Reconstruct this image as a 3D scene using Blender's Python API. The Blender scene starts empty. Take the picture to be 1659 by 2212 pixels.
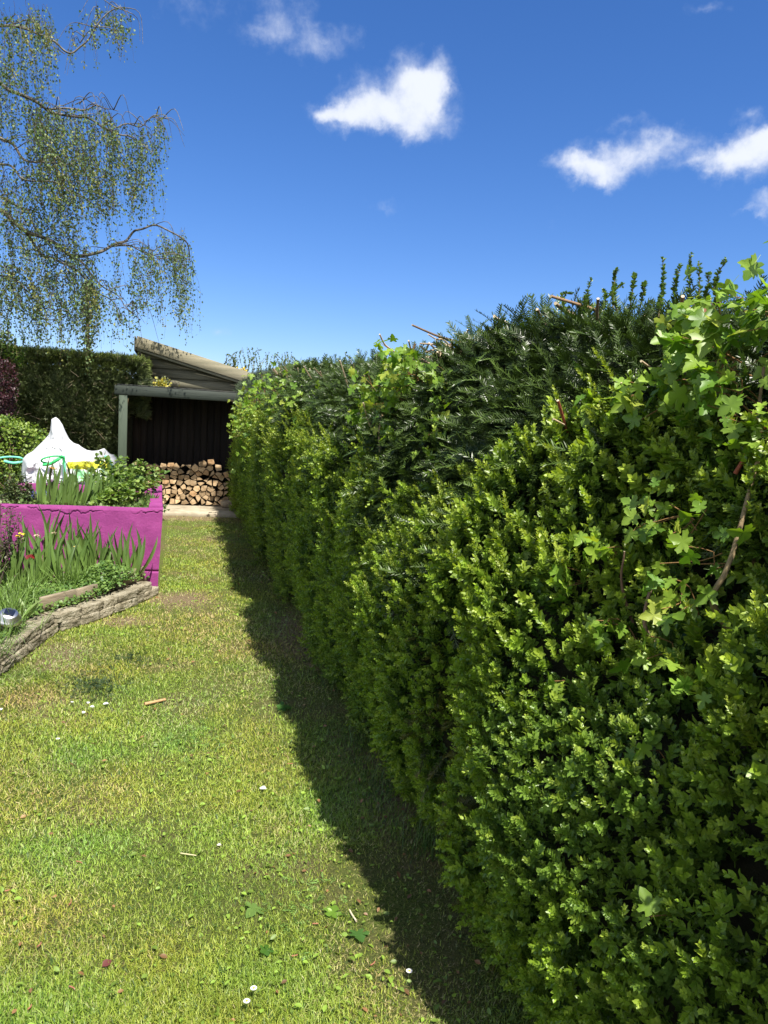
import bpy, math, random
import numpy as np
from mathutils import Matrix, Vector
R = math.radians
S = bpy.context.scene
rng = np.random.default_rng(7)
random.seed(7)
# ------------------------------------------------------------------ camera
H0 = 1.55
YAW, PIT, ROL, F = R(15.76), math.atan(180.1/1600), R(3.3), 1600.0
CX, CY = 829.5, 1106.0
fw = Vector((math.sin(YAW)*math.cos(PIT), math.cos(YAW)*math.cos(PIT), -math.sin(PIT)))
r0 = Vector((math.cos(YAW), -math.sin(YAW), 0)); u0 = r0.cross(fw)
rt = r0*math.cos(ROL)+u0*math.sin(ROL); up = u0*math.cos(ROL)-r0*math.sin(ROL)
cam = bpy.data.cameras.new('camera'); co = bpy.data.objects.new('camera', cam)
S.collection.objects.link(co)
m = Matrix.Identity(4)
for i in range(3):
    m[i][0] = rt[i]; m[i][1] = up[i]; m[i][2] = -fw[i]
m[0][3], m[1][3], m[2][3] = 0, 0, H0
co.matrix_world = m
cam.sensor_fit = 'VERTICAL'; cam.sensor_height = 36; cam.lens = 36*F/2212
cam.clip_start = 0.05; cam.clip_end = 6000
S.camera = co
def ray(x, y):                       # direction of a point measured on a 1659 x 2212 copy of the photograph
    return (fw*F + rt*(x-CX) - up*(y-CY)).normalized()
def at(x, y, Y):                     # ... at the distance Y along the hedge
    d = ray(x, y); return Vector((0, 0, H0)) + d*(Y/d.y)
def gr(x, y, z=0.0):
    d = ray(x, y); return Vector((0, 0, H0)) + d*((z-H0)/d.z)
# ------------------------------------------------------------------ light
SA, SE = R(14), R(59)
tosun = Vector((math.sin(SA)*math.cos(SE), -math.cos(SA)*math.cos(SE), math.sin(SE)))
sl = bpy.data.lights.new('sun', 'SUN'); sl.energy = 4.4; sl.angle = R(0.53); sl.color = (1.0, 0.95, 0.86)
so = bpy.data.objects.new('sun', sl); S.collection.objects.link(so)
so.rotation_euler = tosun.to_track_quat('Z', 'Y').to_euler(); so.location = (3, -6, 10)
S.view_settings.view_transform = 'Standard'; S.view_settings.look = 'None'
S.view_settings.exposure = 1.15; S.view_settings.gamma = 1.0
W = bpy.data.worlds.new('World'); S.world = W; W.use_nodes = True
nt = W.node_tree; N = nt.nodes; L = nt.links
for n in list(N): N.remove(n)
def nd(t, **k):
    n = N.new(t)
    for a, b in k.items(): setattr(n, a, b)
    return n
out = nd('ShaderNodeOutputWorld'); bg = nd('ShaderNodeBackground'); L.new(bg.outputs[0], out.inputs[0])
bg.inputs['Strength'].default_value = 0.085
sky = nd('ShaderNodeTexSky', sky_type='NISHITA'); sky.sun_disc = False
sky.sun_elevation = SE; sky.sun_rotation = R(166); sky.altitude = 50
sky.air_density = 1.0; sky.dust_density = 0.15; sky.ozone_density = 4.0
hs = nd('ShaderNodeHueSaturation'); hs.inputs['Saturation'].default_value = 1.22; hs.inputs['Value'].default_value = 1.0
tint = nd('ShaderNodeMix', data_type='RGBA', blend_type='MULTIPLY'); tint.inputs['Factor'].default_value = 1
tint.inputs['B'].default_value = (.68, .70, .88, 1); L.new(sky.outputs[0], hs.inputs['Color'])
tc = nd('ShaderNodeTexCoord'); GEN = tc.outputs['Generated']
def vadd(a, b, op='ADD'):
    n = nd('ShaderNodeVectorMath', operation=op); L.new(a, n.inputs[0])
    if isinstance(b, tuple): n.inputs[1].default_value = b
    else: L.new(b, n.inputs[1])
    return n.outputs[0]
def noise(vec, sc, det, rough=.55, col=False):
    n = nd('ShaderNodeTexNoise'); L.new(vec, n.inputs['Vector']); n.inputs['Scale'].default_value = sc
    n.inputs['Detail'].default_value = det; n.inputs['Roughness'].default_value = rough
    return n.outputs['Color' if col else 'Fac']
def mth(op, a, b=None, clamp=False):
    n = nd('ShaderNodeMath', operation=op); n.use_clamp = clamp
    for i, v in enumerate((a, b)):
        if v is None: continue
        if isinstance(v, (int, float)): n.inputs[i].default_value = v
        else: L.new(v, n.inputs[i])
    return n.outputs[0]
w1 = vadd(noise(GEN, 9, 6, .62, True), (.5, .5, .5), 'SUBTRACT')
w2 = nd('ShaderNodeVectorMath', operation='SCALE'); L.new(w1, w2.inputs[0]); w2.inputs['Scale'].default_value = .085
WP = vadd(GEN, w2.outputs[0])
BL = [(840,232,100,62,1),(900,170,66,56,1),(935,225,62,58,1),(765,255,75,38,1),(700,250,52,17,.8),(865,275,55,32,.7),(960,160,34,55,.7),
      (560,85,60,30,.42),(620,90,75,42,.5),(710,100,60,36,.5),(590,25,75,36,.4),(680,135,50,22,.35),
      (1285,348,78,46,1),(1240,350,52,26,.8),(1385,322,85,38,.9),(1455,303,50,28,.6),(1300,378,45,26,.8),(1350,265,52,12,.4),
      (1600,345,80,52,1),(1650,300,60,40,1),(1560,352,50,38,.8),(1495,350,40,18,.5),(1612,245,34,17,.45),(1720,330,80,60,1),
      (1660,455,50,26,.9),(1600,474,34,9,.5),(845,460,44,14,.33),(475,708,26,14,.4),(375,700,60,16,.35),(395,5,80,34,.25),(1545,0,50,12,.35),(1205,470,18,26,.13)]
tot = None
for (bx_, by_, rx, ry, wt) in BL:
    d = ray(bx_, by_); X = rt - d*rt.dot(d); X.normalize(); Yv = d.cross(X)*-1
    if Yv.dot(up) < 0: Yv = -Yv
    Z = X.cross(Yv)
    mt = Matrix((X, Yv, Z)).transposed()
    mp = nd('ShaderNodeMapping', vector_type='TEXTURE'); L.new(WP, mp.inputs['Vector'])
    k = d.dot(fw)
    mp.inputs['Location'].default_value = d; mp.inputs['Rotation'].default_value = mt.to_euler()
    mp.inputs['Scale'].default_value = (rx/F*k*1.38, ry/F*k*1.28, .15)
    g = nd('ShaderNodeTexGradient', gradient_type='SPHERICAL'); L.new(mp.outputs[0], g.inputs[0])
    v = mth('MULTIPLY', g.outputs['Fac'], wt)
    tot = v if tot is None else mth('ADD', tot, v)
fine = noise(GEN, 42, 8, .62)
dens = mth('ADD', tot, mth('MULTIPLY', mth('SUBTRACT', fine, .5), 1.1))
dens = mth('MULTIPLY', dens, mth('GREATER_THAN', tot, .001))
al = nd('ShaderNodeMapRange', interpolation_type='SMOOTHSTEP'); L.new(dens, al.inputs[0])
al.inputs['From Min'].default_value = -.02; al.inputs['From Max'].default_value = 1.45; al.inputs['To Max'].default_value = .95
mx = nd('ShaderNodeMix', data_type='RGBA'); L.new(al.outputs[0], mx.inputs['Factor'])
L.new(hs.outputs[0], tint.inputs['A']); L.new(tint.outputs['Result'], mx.inputs['A'])
cr = nd('ShaderNodeMix', data_type='RGBA'); L.new(mth('MULTIPLY', dens, 1.0, True), cr.inputs['Factor'])
cr.inputs['A'].default_value = (3.0, 3.7, 5.2, 1); cr.inputs['B'].default_value = (5.0, 5.25, 5.8, 1)
L.new(cr.outputs['Result'], mx.inputs['B'])
# unseen bright clouds added behind the viewer to fill the shadows
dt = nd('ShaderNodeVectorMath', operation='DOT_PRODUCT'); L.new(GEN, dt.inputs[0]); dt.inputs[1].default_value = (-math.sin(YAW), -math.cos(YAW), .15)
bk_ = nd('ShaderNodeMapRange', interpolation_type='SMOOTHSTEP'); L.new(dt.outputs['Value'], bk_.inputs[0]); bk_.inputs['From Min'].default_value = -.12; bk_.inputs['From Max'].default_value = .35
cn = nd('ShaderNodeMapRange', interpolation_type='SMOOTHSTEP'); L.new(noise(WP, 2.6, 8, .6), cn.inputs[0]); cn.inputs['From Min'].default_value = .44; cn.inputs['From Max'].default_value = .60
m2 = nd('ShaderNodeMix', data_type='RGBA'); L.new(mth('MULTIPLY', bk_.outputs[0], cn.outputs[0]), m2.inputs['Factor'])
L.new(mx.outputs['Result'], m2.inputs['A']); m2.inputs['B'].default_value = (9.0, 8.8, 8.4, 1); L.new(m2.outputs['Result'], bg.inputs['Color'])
# ------------------------------------------------------------------ helpers
COL = S.collection
def tag(o, label=None, cat=None, group=None, kind=None):
    if label: o['label'] = label
    if cat: o['category'] = cat
    if group: o['group'] = group
    if kind: o['kind'] = kind
    return o
def empty(name, loc=(0, 0, 0), label=None, cat=None, group=None):
    o = bpy.data.objects.new(name, None); COL.objects.link(o); o.location = loc; o.empty_display_size = .05
    return tag(o, label, cat, group)
class MB:                                     # collects geometry, links it as one mesh
    def __init__(s): s.v = []; s.f = []; s.c = []; s.m = []; s.n = 0
    def add(s, v, faces, col=(.5, .5, .5), mat=0):
        v = np.asarray(v, float).reshape(-1, 3); s.v.append(v)
        c = np.asarray(col, float)
        if c.ndim == 1: c = np.tile(c, (len(v), 1))
        s.c.append(c)
        for fa in faces:
            fa = np.asarray(fa)
            if fa.ndim == 1: fa = fa[None]
            if len(fa): s.f.append(fa + s.n); s.m.append(np.full(len(fa), mat))
        s.n += len(v); return s
    def inst(s, tv, tf, M, P, col, tn=None, colB=None, mat=0):   # template copied by matrices (N,3,3) and points (N,3)
        nI, nV = len(P), len(tv)
        if nI == 0: return s
        v = np.einsum('nij,vj->nvi', M, tv) + P[:, None, :]
        c = np.repeat(col[:, None, :], nV, 1)
        if tn is not None: c = c + (colB[:, None, :]-c)*tn[None, :, None]
        off = (np.arange(nI)*nV)[:, None, None]
        fs = [(np.asarray(f)[None] + off).reshape(-1, np.asarray(f).shape[-1]) for f in tf]
        return s.add(v.reshape(-1, 3), fs, c.reshape(-1, 3), mat)
    def build(s, name, mats, parent=None, smooth=False):
        me = bpy.data.meshes.new(name)
        v = np.concatenate(s.v); me.vertices.add(len(v)); me.vertices.foreach_set('co', v.astype(np.float32).ravel())
        lv = np.concatenate([f.ravel() for f in s.f]); lt = np.concatenate([np.full(len(f), f.shape[1]) for f in s.f])
        ls = np.concatenate([[0], np.cumsum(lt)[:-1]])
        me.loops.add(len(lv)); me.loops.foreach_set('vertex_index', lv.astype(np.int32))
        me.polygons.add(len(lt)); me.polygons.foreach_set('loop_start', ls.astype(np.int32))
        me.polygons.foreach_set('loop_total', lt.astype(np.int32))
        me.polygons.foreach_set('material_index', np.concatenate(s.m).astype(np.int32))
        if smooth: me.polygons.foreach_set('use_smooth', np.ones(len(lt), bool))
        a = me.color_attributes.new('col', 'FLOAT_COLOR', 'POINT')
        c = np.concatenate(s.c); a.data.foreach_set('color', np.c_[c, np.ones(len(c))].astype(np.float32).ravel())
        me.update(calc_edges=True)
        for mm in (mats if isinstance(mats, (list, tuple)) else [mats]): me.materials.append(mm)
        o = bpy.data.objects.new(name, me); COL.objects.link(o)
        if parent is not None:
            o.parent = parent; o.location = (-parent.location[0], -parent.location[1], -parent.location[2])
        return o
def nrm(a): return a/np.maximum(np.linalg.norm(a, axis=-1, keepdims=True), 1e-9)
def frames(d, n):                              # columns x, along, normal
    d = nrm(d); x = nrm(np.cross(d, n)); z = np.cross(x, d)
    return np.stack([x, d, z], -1)
def rnd(n, s=1.0): return rng.normal(size=(n, 3))*s
def U(a, b, n=None): return rng.uniform(a, b, n)
def _h(i, j, k, s):
    h = (i*374761393 + j*668265263 + k*2147483647 + s*974711) & 0xFFFFFFFF
    h = ((h ^ (h >> 13))*1274126177) & 0xFFFFFFFF
    return ((h ^ (h >> 16)) & 0xFFFF)/65535.0
def vn(p, sc, seed=0):                         # value noise 0..1
    p = np.asarray(p, float)*sc; i = np.floor(p).astype(np.int64); f = p-i; f = f*f*(3-2*f); r = 0
    for a in (0, 1):
        for b in (0, 1):
            for c in (0, 1):
                w = (f[..., 0] if a else 1-f[..., 0])*(f[..., 1] if b else 1-f[..., 1])*(f[..., 2] if c else 1-f[..., 2])
                r = r + w*_h(i[..., 0]+a, i[..., 1]+b, i[..., 2]+c, seed)
    return r
def fbm(p, sc, seed=0, o=3):
    return sum(vn(p, sc*2**k, seed+k)*.5**k for k in range(o))/sum(.5**k for k in range(o))
def tube(mb, pts, r0_, r1_, col=(.3, .25, .18), sides=6, mat=0, capped=True, capcol=None):
    pts = np.asarray(pts, float); n = len(pts); t = nrm(np.gradient(pts, axis=0))
    ref = np.array([.31, .22, .93]); a = nrm(np.cross(t, ref)); b = np.cross(t, a)
    rr = np.linspace(r0_, r1_, n)[:, None, None]; th = np.linspace(0, 2*math.pi, sides, endpoint=False)
    ring = pts[:, None] + rr*(np.cos(th)[None, :, None]*a[:, None] + np.sin(th)[None, :, None]*b[:, None])
    i = np.arange(n-1)[:, None]*sides; j = np.arange(sides)[None]; k = (j+1) % sides
    q = np.stack([i+j, i+k, i+sides+k, i+sides+j], -1).reshape(-1, 4)
    mb.add(ring.reshape(-1, 3), [q], col, mat)
    if capped: mb.add(ring[-1], [np.arange(sides)], capcol if capcol is not None else col, mat)
def spline(pts, n=16):
    p = np.asarray(pts, float); P = np.vstack([2*p[0]-p[1], p, 2*p[-1]-p[-2]]); o = []
    m_ = len(p)-1
    for t in np.linspace(0, m_-1e-6, n):
        i = int(t); u = t-i; a, b, c, d = P[i:i+4]
        o.append(.5*((2*b)+(-a+c)*u+(2*a-5*b+4*c-d)*u*u+(-a+3*b-3*c+d)*u**3))
    return np.array(o)
def box(mb, c, s, rot=None, col=(.5, .5, .5), mat=0, bev=.004, taper=None):   # bevelled box: centre, full size
    hx_, hy, hz = [q/2 for q in s]; b = min(bev, hx_*.6, hy*.6, hz*.6); vs = []; idx = {}
    for sx in (-1, 1):
        for sy in (-1, 1):
            for sz in (-1, 1):
                for ax in range(3):
                    p = [sx*(hx_-b), sy*(hy-b), sz*(hz-b)]; p[ax] = (sx*hx_, sy*hy, sz*hz)[ax]
                    idx[(sx, sy, sz, ax)] = len(vs); vs.append(p)
    v = np.array(vs); q = []; t = []
    for ax in range(3):
        o1, o2 = [a for a in range(3) if a != ax]
        for s1 in (-1, 1):
            def K(a, bb, ax2=ax):
                k = [0, 0, 0]; k[ax] = s1; k[o1] = a; k[o2] = bb; return idx[tuple(k)+(ax2,)]
            q.append([K(-1, -1), K(1, -1), K(1, 1), K(-1, 1)])
    for ax in range(3):                        # edge bevels along ax
        o1, o2 = [a for a in range(3) if a != ax]
        for s1 in (-1, 1):
            for s2 in (-1, 1):
                def K2(e, w):
                    k = [0, 0, 0]; k[ax] = e; k[o1] = s1; k[o2] = s2; return idx[tuple(k)+(w,)]
                q.append([K2(-1, o1), K2(1, o1), K2(1, o2), K2(-1, o2)])
    for sx in (-1, 1):
        for sy in (-1, 1):
            for sz in (-1, 1): t.append([idx[(sx, sy, sz, a)] for a in range(3)])
    if rot is not None: v = v @ np.array(rot).T
    q = np.array(q); t = np.array(t)
    cen = v.mean(0)
    def fix(fa):
        o_ = []
        for f_ in fa:
            p = v[f_]; nn = np.cross(p[1]-p[0], p[2]-p[0])
            o_.append(f_ if np.dot(nn, p.mean(0)-cen) > 0 else f_[::-1])
        return np.array(o_)
    mb.add(v+np.array(c), [fix(q), fix(t)], col, mat)
def rz(a): return Matrix.Rotation(a, 3, 'Z')
# ------------------------------------------------------------------ materials
def mat(name):
    mm = bpy.data.materials.new(name); mm.use_nodes = True; t = mm.node_tree; b = t.nodes['Principled BSDF']; return mm, t, b
def leafmat(name, rough=.45, trans=.28, tcol=(1.25, 1.35, .55), spec=.5):
    mm, t, b = mat(name); n = t.nodes; a = n.new('ShaderNodeAttribute'); a.attribute_name = 'col'
    t.links.new(a.outputs['Color'], b.inputs['Base Color']); b.inputs['Roughness'].default_value = rough
    b.inputs['Specular IOR Level'].default_value = spec
    tr = n.new('ShaderNodeBsdfTranslucent'); mu = n.new('ShaderNodeMix'); mu.data_type = 'RGBA'; mu.blend_type = 'MULTIPLY'
    mu.inputs['Factor'].default_value = 1; t.links.new(a.outputs['Color'], mu.inputs['A']); mu.inputs['B'].default_value = (*tcol, 1)
    t.links.new(mu.outputs['Result'], tr.inputs['Color'])
    ms = n.new('ShaderNodeMixShader'); ms.inputs[0].default_value = trans
    t.links.new(b.outputs[0], ms.inputs[1]); t.links.new(tr.outputs[0], ms.inputs[2])
    t.links.new(ms.outputs[0], n['Material Output'].inputs[0]); return mm
def noisemat(name, cols, scale=(8, 8, 8), detail=6, rough=.85, bump=.3, bscale=None, attr=False, spec=.3, bdist=.01):
    mm, t, b = mat(name); n = t.nodes; tc_ = n.new('ShaderNodeTexCoord'); mp = n.new('ShaderNodeMapping')
    mp.inputs['Scale'].default_value = scale; t.links.new(tc_.outputs['Object'], mp.inputs[0])
    no = n.new('ShaderNodeTexNoise'); no.inputs['Scale'].default_value = 1; no.inputs['Detail'].default_value = detail
    no.inputs['Roughness'].default_value = .65; t.links.new(mp.outputs[0], no.inputs['Vector'])
    ra = n.new('ShaderNodeValToRGB'); e = ra.color_ramp.elements
    for i, (p, c) in enumerate(cols):
        el = e[i] if i < 2 else e.new(p)
        el.position = p; el.color = (*c, 1)
    t.links.new(no.outputs['Fac'], ra.inputs[0]); src = ra.outputs[0]
    if attr:
        a = n.new('ShaderNodeAttribute'); a.attribute_name = 'col'; mu = n.new('ShaderNodeMix'); mu.data_type = 'RGBA'; mu.blend_type = 'MULTIPLY'
        mu.inputs['Factor'].default_value = 1; t.links.new(src, mu.inputs['A']); t.links.new(a.outputs['Color'], mu.inputs['B']); src = mu.outputs['Result']
    t.links.new(src, b.inputs['Base Color']); b.inputs['Roughness'].default_value = rough; b.inputs['Specular IOR Level'].default_value = spec
    if bump:
        n2 = n.new('ShaderNodeTexNoise'); n2.inputs['Scale'].default_value = 1; n2.inputs['Detail'].default_value = 8; n2.inputs['Roughness'].default_value = .7
        m2 = n.new('ShaderNodeMapping'); m2.inputs['Scale'].default_value = bscale or tuple(q*3 for q in scale)
        t.links.new(tc_.outputs['Object'], m2.inputs[0]); t.links.new(m2.outputs[0], n2.inputs['Vector'])
        bu = n.new('ShaderNodeBump'); bu.inputs['Strength'].default_value = bump; bu.inputs['Distance'].default_value = bdist
        t.links.new(n2.outputs['Fac'], bu.inputs['Height']); t.links.new(bu.outputs[0], b.inputs['Normal'])
    return mm
M_box = leafmat('box_leaf', .40, .34, (1.35, 1.35, .45), .42)
M_yew = leafmat('yew_needle', .36, .10, (1.2, 1.3, .5), .30)
M_maple = leafmat('maple_leaf', .42, .38, (1.35, 1.45, .4), .4)
M_birch = leafmat('birch_leaf', .55, .18, (1.1, 1.25, .6), .35)
M_leaf = leafmat('soft_leaf', .5, .28)
M_iris = leafmat('iris_blade', .4, .22)
M_grass = leafmat('grass_blade', .5, .25)
M_conif = leafmat('conifer_spray', .55, .12)
M_petal = leafmat('petal', .6, .3, (1, 1, 1))
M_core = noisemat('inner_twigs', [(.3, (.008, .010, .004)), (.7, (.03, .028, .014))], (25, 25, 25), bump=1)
M_bark = noisemat('hedge_bark', [(.3, (.75, .72, .7)), (.7, (1.1, 1.05, 1))], (30, 30, 30), bump=.4, attr=True)
M_birchbark = noisemat('birch_bark', [(.4, (.05, .045, .035)), (.65, (.22, .20, .17))], (6, 6, 20), bump=.3)
M_purple = noisemat('magenta_masonry_paint', [(.3, (.20, .030, .140)), (.60, (.265, .044, .185)), (.80, (.34, .10, .26))], (7, 7, 7), 10, .8, .5, (38, 38, 38), bdist=.010)
M_stone = noisemat('rough_walling_stone', [(.30, (.10, .085, .05)), (.47, (.30, .265, .19)), (.75, (.52, .48, .38))], (9, 9, 14), 10, .95, 1.0, (38, 38, 38), attr=True, bdist=.03)
M_soil = noisemat('garden_soil', [(.3, (.035, .022, .013)), (.7, (.12, .085, .055))], (18, 18, 18), 8, 1, 1)
M_conc = noisemat('pale_concrete', [(.3, (.22, .19, .13)), (.7, (.46, .40, .30))], (5, 5, 5), 8, .9, .4)
M_clad = noisemat('weathered_green_cladding', [(.25, (.10, .10, .066)), (.5, (.165, .155, .105)), (.75, (.235, .215, .15))], (1.6, 14, 30), 8, .8, .25, attr=True)
M_beam = noisemat('green_painted_beam', [(.3, (.018, .024, .018)), (.64, (.042, .052, .042)), (.8, (.20, .20, .16))], (2.2, 30, 34), 10, .7, .4)
M_post = noisemat('green_painted_post', [(.3, (.048, .066, .045)), (.7, (.070, .092, .062))], (9, 9, 1.5), 8, .7, .2)
M_dark = noisemat('creosoted_boards', [(.3, (.009, .006, .0045)), (.7, (.024, .016, .012))], (30, 30, 1.5), 6, .8, .3, attr=True)
M_board = noisemat('old_ply', [(.3, (.20, .15, .10)), (.7, (.34, .27, .18))], (6, 6, 3), 6, .9, .2, attr=True)
M_felt = noisemat('roof_felt', [(.3, (.03, .032, .03)), (.7, (.07, .07, .06))], (20, 20, 20), 4, .95, .4)
M_logend = noisemat('split_log_end', [(.3, (.28, .185, .10)), (.5, (.56, .42, .26)), (.72, (.72, .58, .40))], (16, 16, 26), 6, .85, .5, (60, 60, 60), attr=True, bdist=.004)
M_logbark = noisemat('log_bark', [(.3, (.06, .045, .03)), (.7, (.19, .14, .09))], (30, 30, 30), 6, .95, .8)
M_timber = noisemat('grey_edging_timber', [(.3, (.13, .10, .065)), (.7, (.30, .25, .17))], (4, 4, 40), 8, .9, .5)
M_stick = noisemat('bare_stick', [(.3, (.8, .8, .8)), (.7, (1.1, 1.1, 1.1))], (40, 40, 40), 4, .85, .2, attr=True)
# ------------------------------------------------------------------ ground and lawn
def groundmat():
    mm, t, b = mat('lawn_thatch'); n = t.nodes; l = t.links
    tc_ = n.new('ShaderNodeTexCoord')
    def ns(sc, det, ro=.6):
        x = n.new('ShaderNodeTexNoise'); x.inputs['Scale'].default_value = sc; x.inputs['Detail'].default_value = det; x.inputs['Roughness'].default_value = ro
        l.new(tc_.outputs['Object'], x.inputs['Vector']); return x.outputs['Fac']
    def ramp(f, cs):
        r = n.new('ShaderNodeValToRGB'); e = r.color_ramp.elements
        for i, (p, c) in enumerate(cs):
            el = e[i] if i < 2 else e.new(p)
            el.position = p; el.color = (*c, 1)
        l.new(f, r.inputs[0]); return r.outputs[0]
    a = ramp(ns(120, 6, .75), [(.3, (.035, .055, .012)), (.5, (.11, .15, .03)), (.7, (.24, .24, .08))])
    c = ramp(ns(90, 6, .75), [(.3, (.07, .055, .025)), (.6, (.22, .18, .09)), (.8, (.32, .27, .15))])
    f = ramp(ns(2.3, 4), [(.45, (0, 0, 0)), (.66, (.8, .8, .8))])
    m_ = n.new('ShaderNodeMix'); m_.data_type = 'RGBA'; l.new(f, m_.inputs['Factor']); l.new(a, m_.inputs['A']); l.new(c, m_.inputs['B'])
    tot_ = None                                # worn, bare spots
    for (sx_, sy_, rx_, ry_) in [(.06, 6.45, .42, .5), (-.35, 5.75, .3, .22), (.2, 11.8, 1.1, .5), (-.72, 4.95, .25, .45), (.86, 3.0, .28, .7), (.88, 5.2, .25, 1.0), (.55, 9.6, .3, .7), (-.55, 4.0, .3, .4)]:
        mp = n.new('ShaderNodeMapping'); mp.vector_type = 'TEXTURE'; mp.inputs['Location'].default_value = (sx_, sy_, 0); mp.inputs['Scale'].default_value = (rx_, ry_, 1); l.new(tc_.outputs['Object'], mp.inputs[0])
        gg = n.new('ShaderNodeTexGradient'); gg.gradient_type = 'SPHERICAL'; l.new(mp.outputs[0], gg.inputs[0])
        if tot_ is None: tot_ = gg.outputs['Fac']
        else:
            ad = n.new('ShaderNodeMath'); ad.operation = 'ADD'; l.new(tot_, ad.inputs[0]); l.new(gg.outputs['Fac'], ad.inputs[1]); tot_ = ad.outputs[0]
    ad = n.new('ShaderNodeMath'); ad.operation = 'MULTIPLY_ADD'; l.new(ns(9, 6), ad.inputs[0]); ad.inputs[1].default_value = 1.2; l.new(tot_, ad.inputs[2])
    mr = n.new('ShaderNodeMapRange'); l.new(ad.outputs[0], mr.inputs[0]); mr.inputs['From Min'].default_value = .78; mr.inputs['From Max'].default_value = 1.1
    er = ramp(ns(60, 8, .8), [(.3, (.09, .065, .035)), (.5, (.22, .165, .095)), (.7, (.38, .31, .19))])
    m3 = n.new('ShaderNodeMix'); m3.data_type = 'RGBA'; l.new(mr.outputs[0], m3.inputs['Factor']); l.new(m_.outputs['Result'], m3.inputs['A']); l.new(er, m3.inputs['B'])
    l.new(m3.outputs['Result'], b.inputs['Base Color']); b.inputs['Roughness'].default_value = 1; b.inputs['Specular IOR Level'].default_value = .1
    bu = n.new('ShaderNodeBump'); bu.inputs['Strength'].default_value = 1; bu.inputs['Distance'].default_value = .02
    l.new(ns(150, 6, .8), bu.inputs['Height']); l.new(bu.outputs[0], b.inputs['Normal']); return mm
M_ground = groundmat()
g = MB()
xs = np.r_[-3000, -60, np.linspace(-6, 6, 61), 60, 3000]; ys = np.r_[-3000, -40, np.linspace(-2, 16, 91), 60, 3000]
GX, GY = np.meshgrid(xs, ys, indexing='ij'); P = np.stack([GX, GY, GX*0], -1)
P[..., 2] = np.where((abs(GX) < 6) & (GY > -2) & (GY < 16), (fbm(P, 1.3, 3)-.5)*.03, 0) - .006
nx, ny = len(xs), len(ys); ii, jj = np.meshgrid(np.arange(nx-1), np.arange(ny-1), indexing='ij'); a_ = (ii*ny+jj).ravel()
g.add(P.reshape(-1, 3), [np.stack([a_, a_+ny, a_+ny+1, a_+1], -1)])
tag(g.build('ground', M_ground, smooth=True), kind='structure')
EDG = [(-.13, 6.66), (-.34, 6.16), (-.58, 5.74), (-.80, 5.44), (-.87, 5.10), (-.93, 4.75), (-1.02, 4.3), (-1.2, 3.6)]
def inbed(x, y): return x < np.interp(y, [3.0, 3.6, 4.3, 4.75, 5.1, 5.44, 5.74, 6.16, 6.66, 8.9], [-1.4, -1.2, -1.02, -.93, -.87, -.80, -.58, -.34, -.13, -.12])
# patchiness of the lawn: 0 green .. 1 dry
def dry(p):
    d = np.clip((fbm(p*np.array([1, 1, 0]), 1.5, 11)-.44)*4.2, 0, 1)*.8
    for (cx, cy, r_, s_) in [(.04, 6.42, .28, 1.5), (-.35, 5.75, .18, 1.3), (.45, 6.6, .3, .5), (.05, 7.4, .3, .7), (.25, 12.0, .8, 1.3), (-.62, 5.05, .28, .9), (-.8, 4.2, .35, .9), (.35, 8.8, .5, .6), (.3, 11.3, 1.0, .6), (-.5, 3.1, .45, .6), (.1, 4.9, .3, .3), (-.35, 2.3, .3, .5), (.55, 3.3, .35, .4)]:
        d = np.maximum(d, s_*np.exp(-((p[:, 0]-cx)**2+(p[:, 1]-cy)**2)/(r_*r_)))
    return d
BLADE = np.array([[-.5, 0, 0], [.5, 0, 0], [.36, .55, .10], [-.36, .55, .10], [0, 1, -.06]])
BF = [np.array([[0, 1, 2, 3]]), np.array([[3, 2, 4]])]
def blades(mb, P, Ln, Wd, lean, colr, az=None):
    n = len(P); az = U(0, 2*math.pi, n) if az is None else az
    le = lean
    d = np.stack([np.cos(az)*np.sin(le), np.sin(az)*np.sin(le), np.cos(le)], -1)
    nn = np.stack([-np.cos(az)*np.cos(le), -np.sin(az)*np.cos(le), np.sin(le)], -1) + rnd(n, .35)
    M = frames(d, nn); M = M*np.stack([Wd, Ln, Ln], -1)[:, None, :]
    mb.inst(BLADE, BF, M, P, colr)
n = 620000
Yg = 1.0*(1-U(0, 1, n)*(1-(1.0/13)**.55))**(-1/.55)
lft = -0.52*0-.36-.30*np.clip(Yg-1.5, 0, 5)   # a little outside the left edge of the view
lft = np.maximum(np.interp(Yg, [1, 1.6, 3, 4.5, 6, 13], [-.45, -.6, -.95, -1.3, -1.5, -1.5]), -2)
Xg = lft + U(0, 1, n)*(1.25-lft)
P = np.stack([Xg, Yg, np.full(n, -.006)], -1); D = dry(P)
keep = ~inbed(Xg, Yg) & (Yg < 11.95) & (rng.random(n) > D*.62)
# thin, worn grass close to the hedge foot
sh = np.clip((Xg-.72)/.25, 0, 1); keep &= rng.random(n) > sh*.45
P, D, Yk = P[keep], D[keep], Yg[keep]; n = len(P); t = rng.random(n)
gA = np.array([.155, .24, .026]); gB = np.array([.36, .44, .06]); gC = np.array([.52, .46, .20]); gD = np.array([.05, .11, .02])
c = gA + (gB-gA)*U(0, 1, (n, 1)); c = np.where((t < .12)[:, None], gD, c)
st = rng.random(n) < (.07 + D*.55); c = np.where(st[:, None], (gC*(.45+.4*D[:, None])+gB*.35*(1-D[:, None]))*U(.7, 1.1, (n, 1)), c)
big = fbm(P, 1.1, 21)[:, None]; mid_ = fbm(P, 7, 23)[:, None]; c = c*(.68+.36*big+.28*mid_); c[:, 0] *= 1+.35*(fbm(P, 2.6, 24)-.5)*2
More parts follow.
